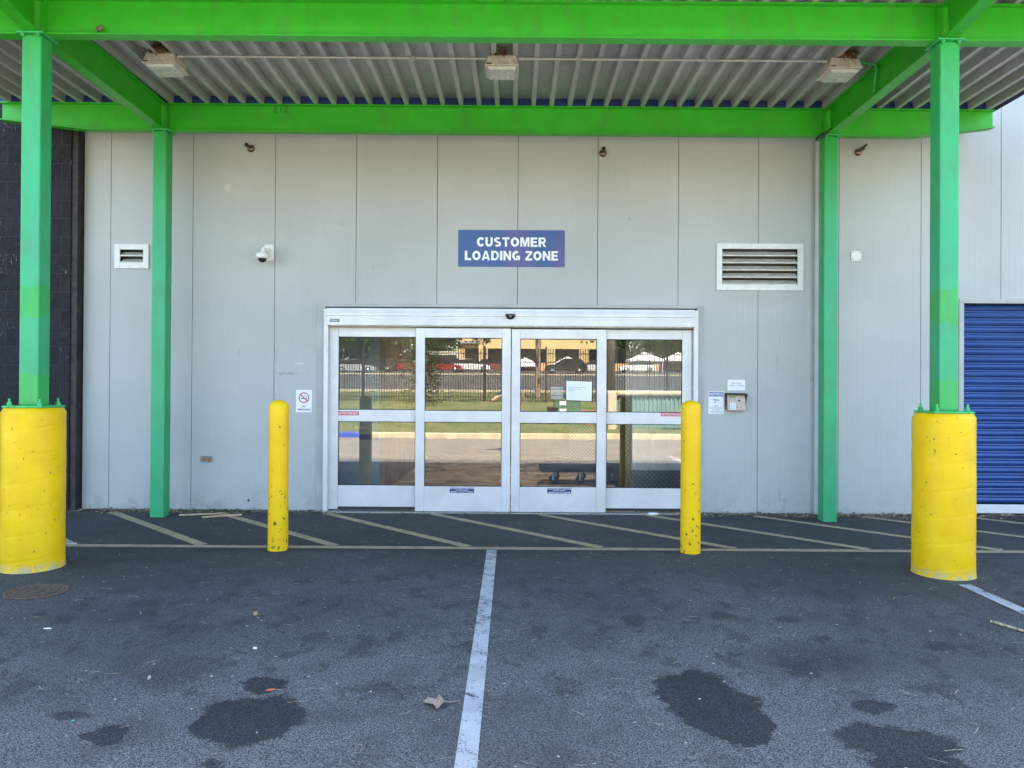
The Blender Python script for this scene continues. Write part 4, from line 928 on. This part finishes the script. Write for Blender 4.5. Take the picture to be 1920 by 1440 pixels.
# manhole
p = gp(69, 1110); t = thing('manhole_cover', (p.x, p.y, gh(p.y)), 'round rusty manhole cover in the asphalt by the left pier', 'manhole')
mb = MB(); g_ = gh(p.y); mb.lathe((p.x, p.y, g_), [(.20, .002), (.20, .006), (.178, .0065), (.177, .004)], 40, cap=False); finish('ring', mb, M_rust, t)
M_iron2 = simple('cast_iron', (.10,.085,.075), .6, .3, .35, 30)
mb = MB(); mb.lathe((p.x, p.y, g_), [(.174, .003), (.174, .006), (.16, .0062), (.158, .0035), (.135, .0035), (.133, .0062), (.118, .0062), (.116, .0035), (.09, .0035), (.088, .0062), (.072, .0062), (.07, .0035), (.04, .0035), (.038, .0062), (.001, .0062)], 40, cap=False); finish('lid', mb, M_iron2, t)
# straw and leaf litter
rl = random.Random(11); mb = MB()
def fleck(x, y, L, w_, mi):
    a_ = rl.gauss(0, .7); z = gh(y)+.005; d = Vector((math.cos(a_), math.sin(a_), 0))*L/2; n_ = Vector((-d.y, d.x, 0)).normalized()*w_/2; c_ = Vector((x, y, z)); b2 = n_*rl.uniform(-3, 3)
    mb.add([c_-d-n_, c_-n_+b2, c_+d-n_, c_+d+n_, c_+n_+b2, c_-d+n_], [(0,1,4,5), (1,2,3,4)], mi)
for _ in range(620):
    y = rl.choice((rl.uniform(2.6, 8.4), rl.uniform(5, 8.5))); fleck(rl.uniform(-.75, .75)*y, y, rl.uniform(.015, .085), rl.uniform(.002, .0045), 0)
for _ in range(330):
    y = rl.uniform(2.6, 8.4); fleck(rl.uniform(-.75, .75)*y, y, rl.uniform(.006, .018), rl.uniform(.004, .010), rl.choice((1, 1, 2, 0)))
tag(finish('straw_litter', mb, [M_straw, M_cream, M_nest]), 'scattered straw and pale flecks over the asphalt', 'litter', kind='stuff')
mb = MB()
for _ in range(5200):
    x = rl.uniform(-5.4, 7.6)
    if dx0+.1 < x < dx1-.5 and rl.random() < .88: continue
    y = 8.615-abs(rl.gauss(0, .085))
    if rl.random() < .18: fx = rl.choice((-3.83, 3.36, -4.6, 4.2)); x = fx+rl.gauss(0, .22); y = 8.6-abs(rl.gauss(0, .14))
    z = gh(y)+.004+rl.random()**2*.02; a_ = rl.gauss(0, .9)
    if rl.random() < .55:
        L = rl.uniform(.03, .12); d = Vector((math.cos(a_), math.sin(a_), rl.uniform(-.05,.12)))*L; n_ = Vector((-math.sin(a_), math.cos(a_), .6))*rl.uniform(.0015, .003)
    else:
        s_ = rl.uniform(.008, .035); d = Vector((math.cos(a_), math.sin(a_), rl.uniform(-.1,.4)))*s_; n_ = Vector((-math.sin(a_), math.cos(a_), rl.uniform(0,.7)))*s_*rl.uniform(.2,.6)
    c_ = Vector((x, min(y, 8.6), z)); mb.add([c_, c_+d, c_+d+n_, c_+n_], [(0,1,2,3)], rl.choice((0,0,0,1,2,2)))
tag(finish('leaf_litter', mb, [M_nest, M_rust, M_straw]), 'brown leaf litter gathered along the foot of the wall', 'litter', kind='stuff')

# ================================================================== what the door glass mirrors: bank, fence, street
# iron fence
fy = -13.1; fz_ = th(fy); fn = thing('iron_fence', (0, fy, fz_), 'black iron picket fence on the grass bank across the lot', 'fence')
mb = MB(); x = -14
while x < 14: mb.box(x-.016, x+.016, fy-.012, fy+.009, fz_-.05, fz_+2.1); x += .098
finish('pickets', mb, M_iron, fn)
for z in (.18, 1.55, 1.9): mb = MB(); mb.box(-14, 14, fy+.0095, fy+.03, fz_+z, fz_+z+.035); finish('rail', mb, M_iron, fn)
for i in range(12): mb = MB(); xx = -13.2+i*2.4; mb.box(xx-.035, xx+.035, fy-.035, fy+.035, fz_-.05, fz_+2.2); finish('post', mb, M_iron, fn)
def leafy(mb, c, rx, ry, rz, n, s, rnd):
    cl = [(rnd.gauss(0,.42), rnd.gauss(0,.42), rnd.gauss(0,.42)) for _ in range(max(6, n//60))]
    for _ in range(n):
        q_ = rnd.choice(cl); p = Vector((c[0]+(q_[0]+rnd.gauss(0,.16))*rx, c[1]+(q_[1]+rnd.gauss(0,.16))*ry, c[2]+(q_[2]+rnd.gauss(0,.16))*rz))
        a_ = Vector((rnd.uniform(-1,1), rnd.uniform(-1,1), rnd.uniform(-1,1))).normalized()*s*rnd.uniform(.6,1.3); b2 = a_.orthogonal().normalized()*s*.7
        mb.add([p-a_, p-b2*.8, p+a_, p+b2*.8], [(0,1,2,3)], rnd.choice((0,0,1)))
rt = random.Random(5)
def tree(px, z, h, cr, label, n=1800, trunk=.2, s=.22, base=None, low=.45, name='tree', shape=(1,1,1)):
    p = mirrored(px, 700, z); g_ = th(p.y); t = thing(name, (p.x, p.y, g_), label, 'tree', 'trees across the street')
    mb = MB(); pts = [Vector((p.x, p.y, g_-.1)), Vector((p.x+.1, p.y, g_+h*low)), Vector((p.x-.05, p.y, g_+h*.8))]
    mb.tube(pts[0], pts[1], trunk, trunk*.7, n=10); mb.tube(pts[1], pts[2], trunk*.7, trunk*.2, n=8)
    for i in range(6): a_ = i*1.05; q_ = pts[1]+(pts[2]-pts[1])*rt.uniform(0,.6); mb.tube(q_, q_+Vector((math.cos(a_)*cr*.6, math.sin(a_)*cr*.6, cr*.5)), trunk*.35, trunk*.08, n=6)
    finish('trunk', mb, M_bark, t)
    mb = MB(); leafy(mb, (p.x, p.y, g_+h*(low+1)/2), cr*shape[0], cr*shape[1], h*(1-low)*.62*shape[2], n, s, rt); finish('crown', mb, [M_leafA, M_leafB], t)
tree(655, 104, 8.2, 4.8, 'broad green tree behind the pickup, leftmost in the mirrored street', 2600, .35, .38, low=.2)
tree(700, 112, 8.5, 4.2, 'round green tree beside the first one in the mirrored street', 2200, .35, .38, low=.2)
tree(745, 108, 8.8, 4.5, 'dark green tree left of the yellow building', 2400, .35, .38, low=.2)
tree(815, 118, 7.6, 4.0, 'pale green tree behind the white bus', 1800, .3, .36, low=.25)
tree(905, 96, 6.5, 1.6, 'thin young street tree before the yellow building', 500, .1, .2, low=.4)
tree(1165, 118, 9.5, 4.4, 'shady tree right of the yellow building', 2200, .35, .38, low=.25)
tree(1270, 112, 8.0, 4.2, 'green tree above the rightmost tent', 2000, .35, .38, low=.25)
tree(1215, 122, 9.0, 3.6, 'tree behind the white hatchback', 1500, .35, .38, low=.3)
tree(788, 29.4, 2.9, .85, 'slender leafy sapling before the iron fence', 1500, .03, .06, low=.08, name='sapling', shape=(1,1,1.25))
for (px, z, hh, r_, lb, nm, m_, ct) in ((1008, 33, 6.0, .13, 'pale wooden utility pole behind the fence', 'utility_pole', simple('pole_wood', (.28,.20,.13), .8), 'pole'), (1146, 31.5, 6.0, .17, 'thick brown trunk of a street tree behind the fence', 'street_tree', M_bark, 'tree')):
    p = mirrored(px, 700, z); g_ = th(p.y); t = thing(nm, (p.x, p.y, g_), lb, ct); mb = MB(); mb.tube((p.x, p.y, g_-.1), (p.x+.05, p.y, g_+hh), r_, r_*.85, n=14); finish('trunk' if ct == 'tree' else 'shaft', mb, m_, t)
    if ct == 'tree':
        mb = MB(); leafy(mb, (p.x, p.y, g_+hh+1.2), 3, 3, 1.5, 1400, .14, rt); finish('crown', mb, [M_leafA, M_leafB], t)
        mb = MB()
        for i in range(7): a_ = i*.9; mb.tube((p.x+.05, p.y, g_+hh-.6), (p.x+2*math.cos(a_), p.y+2*math.sin(a_), g_+hh+1.0), .06, .02, n=6)
        finish('limb', mb, M_bark, t)
# cars
M_tyre = simple('tyre', (.02,.02,.02), .8); M_rim = simple('rim', (.55,.55,.56), .3, .7)
def car(px, z, L, hgt, kind, colr, label, yaw=0):
    p = mirrored(px, 700, z); g_ = th(p.y)
    t = thing({'pickup': 'pickup_truck', 'bus': 'minibus'}.get(kind, 'parked_car'), (p.x, p.y, g_), label, {'pickup': 'pickup', 'bus': 'bus'}.get(kind, 'car'), 'vehicles parked across the street')
    m = simple('car_paint', colr, .22, .1, .05); wd = 1.75
    def PR(name, prof, w0, mat, par=t):
        mb = MB(); mb.prism([(p.x+a_*L, g_+b2*hgt) for a_, b2 in prof], p.y-w0/2, p.y+w0/2, axis='Y'); return finish(name, mb, mat, par, bevel=.05)
    if kind == 'pickup':
        PR('body', [(-.5,.2),(-.5,.58),(-.08,.60),(-.02,.62),(.27,.60),(.47,.56),(.5,.45),(.5,.2)], wd, m); PR('cabin', [(-.1,.6),(-.06,.97),(.12,1.0),(.27,.62)], wd-.2, M_cglass)
    elif kind == 'bus':
        PR('body', [(-.5,.15),(-.5,.98),(-.46,1.0),(.46,1.0),(.5,.9),(.5,.15)], 2.2, m); PR('windows', [(-.46,.55),(-.46,.82),(.47,.82),(.47,.55)], 2.24, M_cglass)
    else:
        PR('body', [(-.5,.18),(-.5,.55),(-.44,.62),(.1,.62),(.38,.56),(.49,.45),(.5,.18)], wd, m); PR('cabin', [(-.46,.6),(-.36,.92),(-.05,.98),(.08,.93),(.27,.58)], wd-.2, M_cglass)
        PR('roof', [(-.37,.93),(-.34,.97),(-.05,1.0),(.06,.95),(.04,.93)], wd-.28, m)
    for a_ in (-.32, .31):
        for s_ in (-1, 1):
            r_ = .34; cc = (p.x+a_*L, p.y+s_*(wd/2-.1), g_+r_); mb = MB(); mb.lathe(cc, [(.2, -.11), (r_, -.1), (r_, .1), (.2, .11)], 20, axis='Y'); wh = finish('wheel', mb, M_tyre, t)
            mb = MB(); mb.lathe(cc, [(.001, -.115), (.2, -.112), (.2, .112), (.001, .115)], 16, axis='Y', cap=False); finish('rim', mb, M_rim, wh)
    t.rotation_euler.z = yaw
    return t
car(700, 92, 5.6, 1.85, 'pickup', (.03,.03,.032), 'black pickup truck parked leftmost in the mirrored lot')
car(762, 98, 4.6, 1.5, 'car', (.28,.025,.025), 'red car just behind the black pickup'); car(832, 92, 4.5, 1.55, 'car', (.30,.02,.02), 'red hatchback under the white bus')
car(830, 112, 4.5, 2.6, 'bus', (.75,.70,.55), 'pale minibus parked behind the red hatchback'); car(885, 96, 4.6, 1.6, 'car', (.72,.72,.72), 'white car right of the red hatchback')
car(644, 110, 4.5, 1.6, 'car', (.65,.65,.67), 'silver car at the left end behind the pickup'); car(1060, 88, 4.8, 1.75, 'car', (.03,.028,.03), 'black car before the white tent', math.pi)
car(1112, 100, 4.4, 1.5, 'car', (.62,.62,.63), 'silver car between the black car and the trunk', math.pi); car(1194, 96, 4.5, 1.55, 'car', (.78,.78,.78), 'white hatchback parked alone on the right', math.pi)
car(734, 104, 4.6, 1.6, 'car', (.10,.10,.11), 'grey car between the pickup and the red car')
car(858, 104, 4.4, 1.7, 'car', (.06,.07,.09), 'dark blue car between the red hatchback and the white car'); car(925, 100, 4.5, 1.6, 'car', (.20,.05,.05), 'maroon car right of the white car in the mirrored lot'); car(668, 84, 4.4, 1.5, 'car', (.35,.35,.36), 'pale grey car in front of the pickup truck')
# tents
for (px, py, z, w_, lb) in ((1064, 676, 106, 4.2, 'white canopy tent behind the black car'), (1208, 668, 104, 4.4, 'white canopy tent above the white hatchback'), (1272, 668, 106, 4.2, 'white canopy tent at the right end of the row'), (985, 678, 106, 4.0, 'white canopy tent at the left end of the row')):
    p = mirrored(px, py, z); g_ = th(p.y); t = thing('canopy_tent', (p.x, p.y, g_), lb, 'tent', 'white canopy tents'); mb = MB(); a_ = w_/2
    zl = p.z-.5; mb.add([(p.x-a_,p.y-a_,zl),(p.x+a_,p.y-a_,zl),(p.x+a_,p.y+a_,zl),(p.x-a_,p.y+a_,zl),(p.x,p.y,zl+1.1)], [(0,1,4),(1,2,4),(2,3,4),(3,0,4),(3,2,1,0)]); mb.box(p.x-a_, p.x+a_, p.y-a_, p.y+a_, zl-.25, zl-.002); finish('tent_roof', mb, simple('tent_white', (.8,.74,.76), .7, 0, .04), t)
    for sx in (-1, 1):
        for sy in (-1, 1): mb = MB(); mb.tube((p.x+sx*a_*.96, p.y+sy*a_*.96, g_), (p.x+sx*a_*.96, p.y+sy*a_*.96, zl-.252), .04, n=6); finish('leg', mb, M_alu_w, t)
# low orange wall
p = mirrored(1150, 700, 108); q_ = mirrored(972, 700, 108); g_ = th(p.y); mb = MB(); mb.box(q_.x, q_.x+26, p.y-.2, p.y, g_-.2, g_+1.1); tag(finish('low_wall', mb, simple('orange_wall', (.62,.36,.18), .8), None, org=(p.x, p.y, g_)), 'low orange rendered wall behind the tents', 'wall')
# yellow building
p0 = mirrored(858, 700, 128); p1 = mirrored(1138, 700, 128); g_ = th(p0.y); M_yel = simple('yellow_stucco', (.56,.40,.19), .85, 0, .08, .3)
t = thing('shopping_building', ((p0.x+p1.x)/2, p0.y, g_), 'long yellow stucco shop building with a dark arcade across the street', 'building')
zA = mirrored(1000, 654, 128).z; mb = MB(); mb.box(p0.x, p1.x, p0.y-14, p0.y-3, g_-.2, g_+11); mb.box(p0.x, p1.x, p0.y-2.99, p0.y, zA, g_+10.5); finish('wall', mb, M_yel, t)
mb = MB(); mb.box(p0.x+.5, p1.x-.5, p0.y-2.98, p0.y-2.9, g_, zA-.1); finish('shop_front', mb, simple('shopfront', (.05,.045,.04), .4), t)
for i, px in enumerate((862, 905, 960, 1032, 1095, 1134)): xx = mirrored(px, 700, 128).x; mb = MB(); mb.box(xx-.8, xx+.8, p0.y-.8, p0.y-.01, g_, zA-.001); finish('column', mb, M_yel, t)
for i in range(6): xx = p0.x+2.4+i*4.1; mb = MB(); mb.box(xx, xx+2.2, p0.y-2.895, p0.y-2.85, g_+.4, g_+2.6); finish('window', mb, M_cglass, t)
mb = MB(); mb.box(p0.x-2, p0.x+3.5, p0.y+.01, p0.y+.6, mirrored(1000, 645, 128).z, mirrored(1000, 640, 128).z); finish('roof_ledge', mb, simple('ledge', (.3,.28,.26), .7), t)
# brick tower left
p = mirrored(700, 640, 122); mb = MB(); g_ = th(p.y); mb.box(p.x-1.3, p.x+.9, p.y-3, p.y, g_, g_+11); tag(finish('brick_tower', mb, simple('brick_red', (.28,.11,.07), .85), None, org=(p.x, p.y, g_)), 'reddish brick tower between the left trees', 'tower')
# far hills and tree mass so the horizon is not bare
mb = MB(); leafs = random.Random(9)
for i in range(90): leafy(mb, (-160+i*3.6, -150-leafs.uniform(0, 18), 4.6+3.2), 4, 4, leafs.uniform(2.5, 5.5), 110, .75, leafs)
tag(finish('treeline', mb, [M_leafA, M_leafB]), 'distant belt of green trees beyond the shops', 'trees', kind='stuff')
# beige waste enclosure with green corrugated gates, utility boxes by the kerb
p0 = mirrored(1140, 815, 23.2); p1 = mirrored(1330, 815, 23.2); g_ = th(p0.y); z1 = mirrored(1220, 742, 23.2).z; z2 = mirrored(1220, 733, 23.2).z; M_beige = simple('beige_stucco', (.50,.42,.30), .85, 0, .1, 2)
t = thing('waste_enclosure', ((p0.x+p1.x)/2, p0.y, g_), 'beige waste enclosure with green corrugated metal gates at the kerb', 'enclosure')
mb = MB(); mb.box(p0.x, p0.x+.28, p0.y-2.5, p0.y, g_-.1, z2); mb.box(p1.x-.28, p1.x, p0.y-2.5, p0.y, g_-.1, z2); mb.box(p0.x+.281, p1.x-.281, p0.y-.3, p0.y, z1, z2-.002); mb.box(p0.x+.281, p1.x-.281, p0.y-2.5, p0.y-2.3, g_-.1, z2-.002); finish('wall', mb, M_beige, t, bevel=.05)
mb = MB(); x = p0.x+.29; pts = []
while x < p1.x-.3: pts += [(x, p0.y-.12), (x+.05, p0.y-.12), (x+.065, p0.y-.08), (x+.115, p0.y-.08)]; x += .13
n = len(pts); vs = [(a_, b2, z) for z in (g_+.04, z1-.001) for a_, b2 in pts]; mb.add(vs, [(i, i+1, n+i+1, n+i) for i in range(n-1)]); finish('gate', mb, simple('gate_green', (.14,.24,.20), .5), t)
for (px, w_, hh, m_, lb, nm) in ((1064, .85, .75, simple('box_green', (.07,.15,.09), .5), 'green metal utility cabinet with white labels on the bank', 'utility_cabinet'), (1036, .3, .5, M_iron, 'small dark meter box beside the green cabinet', 'meter_box'), (1105, .5, .42, simple('brick_box', (.30,.13,.07), .9), 'low reddish brick block beside the green cabinet', 'brick_block')):
    p = mirrored(px, 810, 24.2); g_ = th(p.y); t = thing(nm, (p.x, p.y, g_), lb, 'cabinet' if 'cab' in nm or 'meter' in nm else 'block'); mb = MB(); mb.box(p.x-w_/2, p.x+w_/2, p.y-.5, p.y, g_-.15, g_+hh); finish('housing', mb, m_, t, bevel=.02)
    mb = MB(); mb.box(p.x-w_/2-.02, p.x+w_/2+.02, p.y-.52, p.y+.02, g_+hh+.001, g_+hh+.03); finish('lid', mb, m_, t)
    if nm == 'utility_cabinet':
        for zz in (.35, .6): mb = MB(); mb.box(p.x-.25, p.x-.05, p.y+.001, p.y+.006, g_+zz, g_+zz+.14); finish('warning_label', mb, M_signw, t)

# ================================================================== the photographer, mirrored in the glass
PX0, PY0 = -.10, -.42
M_skin = simple('skin', (.55,.33,.24), .5, 0, .06); M_shirt = simple('black_shirt', (.018,.018,.02), .85, 0, .3, 20); M_jeans = simple('dark_jeans', (.03,.04,.07), .85, 0, .3, 20); M_hair = simple('brown_hair', (.05,.03,.018), .7, 0, .4, 40)
G0 = gh(-1)
def man():
    V, E, Rr = [], [], []
    def add(p, r_, par=None):
        V.append((PX0+p[0], PY0+p[1], G0+p[2])); Rr.append(r_)
        if par is not None: E.append((par, len(V)-1))
        return len(V)-1
    pel = add((0,0,.93), (.155,.11)); wa = add((0,.01,1.08), (.14,.10), pel); ch = add((0,0,1.28), (.165,.11), wa); nb = add((0,0,1.43), (.07,.065), ch); nk = add((0,.01,1.50), .052, nb)
    hd = add((0,.03,1.58), (.072,.085), nk); tp = add((0,.025,1.68), (.07,.085), hd); add((0,.02,1.735), (.04,.05), tp)
    for s in (-1, 1):
        hp = add((s*.095,0,.87), .09, pel); kn = add((s*.11,.01,.48), .058, hp); an = add((s*.12,-.02,.09), .04, kn); ft = add((s*.13,.05,.04), (.04,.03), an); add((s*.15,.16,.025), (.035,.022), ft)
        sh = add((s*.18,0,1.385), .062, ch)
        el = add((s*.42 if s < 0 else .30, .13, 1.16), .042, sh); hx = (-.02 if s < 0 else .20); wr = add((hx-.02*(-s), .35, 1.40), .027, el)
        pm = add((hx+.02*(-1 if s>0 else 1)+0, .385, 1.455), (.036,.018), wr)
        px_ = V[pm]
        for i, (dz, L) in enumerate(((.035,.06),(.016,.068),(-.004,.064),(-.022,.05))):
            b0 = add((px_[0]-PX0-s*.02, px_[1]-PY0+.012, px_[2]-G0+dz), .0095, pm); b1 = add((px_[0]-PX0-s*(.02+L*.5), px_[1]-PY0+.022, px_[2]-G0+dz), .0088, b0); add((px_[0]-PX0-s*(.02+L*.7), px_[1]-PY0-.004, px_[2]-G0+dz), .0078, b1)
        t0 = add((px_[0]-PX0-s*.012, px_[1]-PY0-.022, px_[2]-G0-.012), .0105, pm); add((px_[0]-PX0-s*.035, px_[1]-PY0-.026, px_[2]-G0+.008), .0088, t0)
    org = (PX0, PY0, G0); root = thing('person', org, 'person in a black shirt photographing with raised arms, mirrored in the door glass', 'person')
    def mf(c):
        x, y, z = c.x-PX0, c.y-PY0, c.z-G0
        if z < .07: return 3
        if z < .98: return 2
        if z > 1.455 and abs(x) < .13 and y < .2: return 0
        if y > .11 and z > 1.08: return 0
        return 1
    skin_mesh('body', V, E, Rr, [M_skin, M_shirt, M_jeans, M_black], root, 2, 0, org, mf)
    c = Vector((PX0, PY0+.035, G0+1.63))
    mb = MB(); vs = []; n = 20
    for j in range(10):
        ph = math.pi*.5*j/9
        for i in range(n):
            a_ = 2*math.pi*i/n; vs.append((c.x+.083*math.cos(a_)*math.cos(ph), c.y-.012+.10*math.sin(a_)*math.cos(ph)-(.01), c.z+.03+.098*math.sin(ph)+(-.05 if math.sin(a_) < 0 else .025)*math.cos(ph)))
    mb.add(vs, [(j*n+i, j*n+(i+1)%n, (j+1)*n+(i+1)%n, (j+1)*n+i) for j in range(9) for i in range(n)], 0, True); finish('hair', mb, M_hair, root)
    for s in (-1, 1):
        mb = MB(); mb.lathe((c.x+s*.03, c.y+.079, c.z-.0), [(.013, -.004), (.01, .004), (.001, .007)], 12, axis='Y'); finish('eye', mb, M_ink, root)
        mb = MB(); mb.lathe((c.x+s*.076, c.y-.01, c.z-.01), [(.012, -.03), (.018, -.01), (.018, .01), (.012, .03)], 10); finish('ear', mb, M_skin, root)
    mb = MB(); mb.tube((c.x, c.y+.085, c.z+.0), (c.x, c.y+.108, c.z-.035), .008, .016, n=8); finish('nose', mb, M_skin, root)
    mb = MB(); mb.box(c.x-.024, c.x+.024, c.y+.08, c.y+.088, c.z-.068, c.z-.06); finish('mouth', mb, M_red, root)
man()
mb = MB(); mb.box(-.078, .078, -.045, -.036, H-.03, H+.045); tag(finish('phone', mb, M_black, None, org=(0, -.04, H), bevel=.004), 'black phone held up sideways by the person', 'phone')
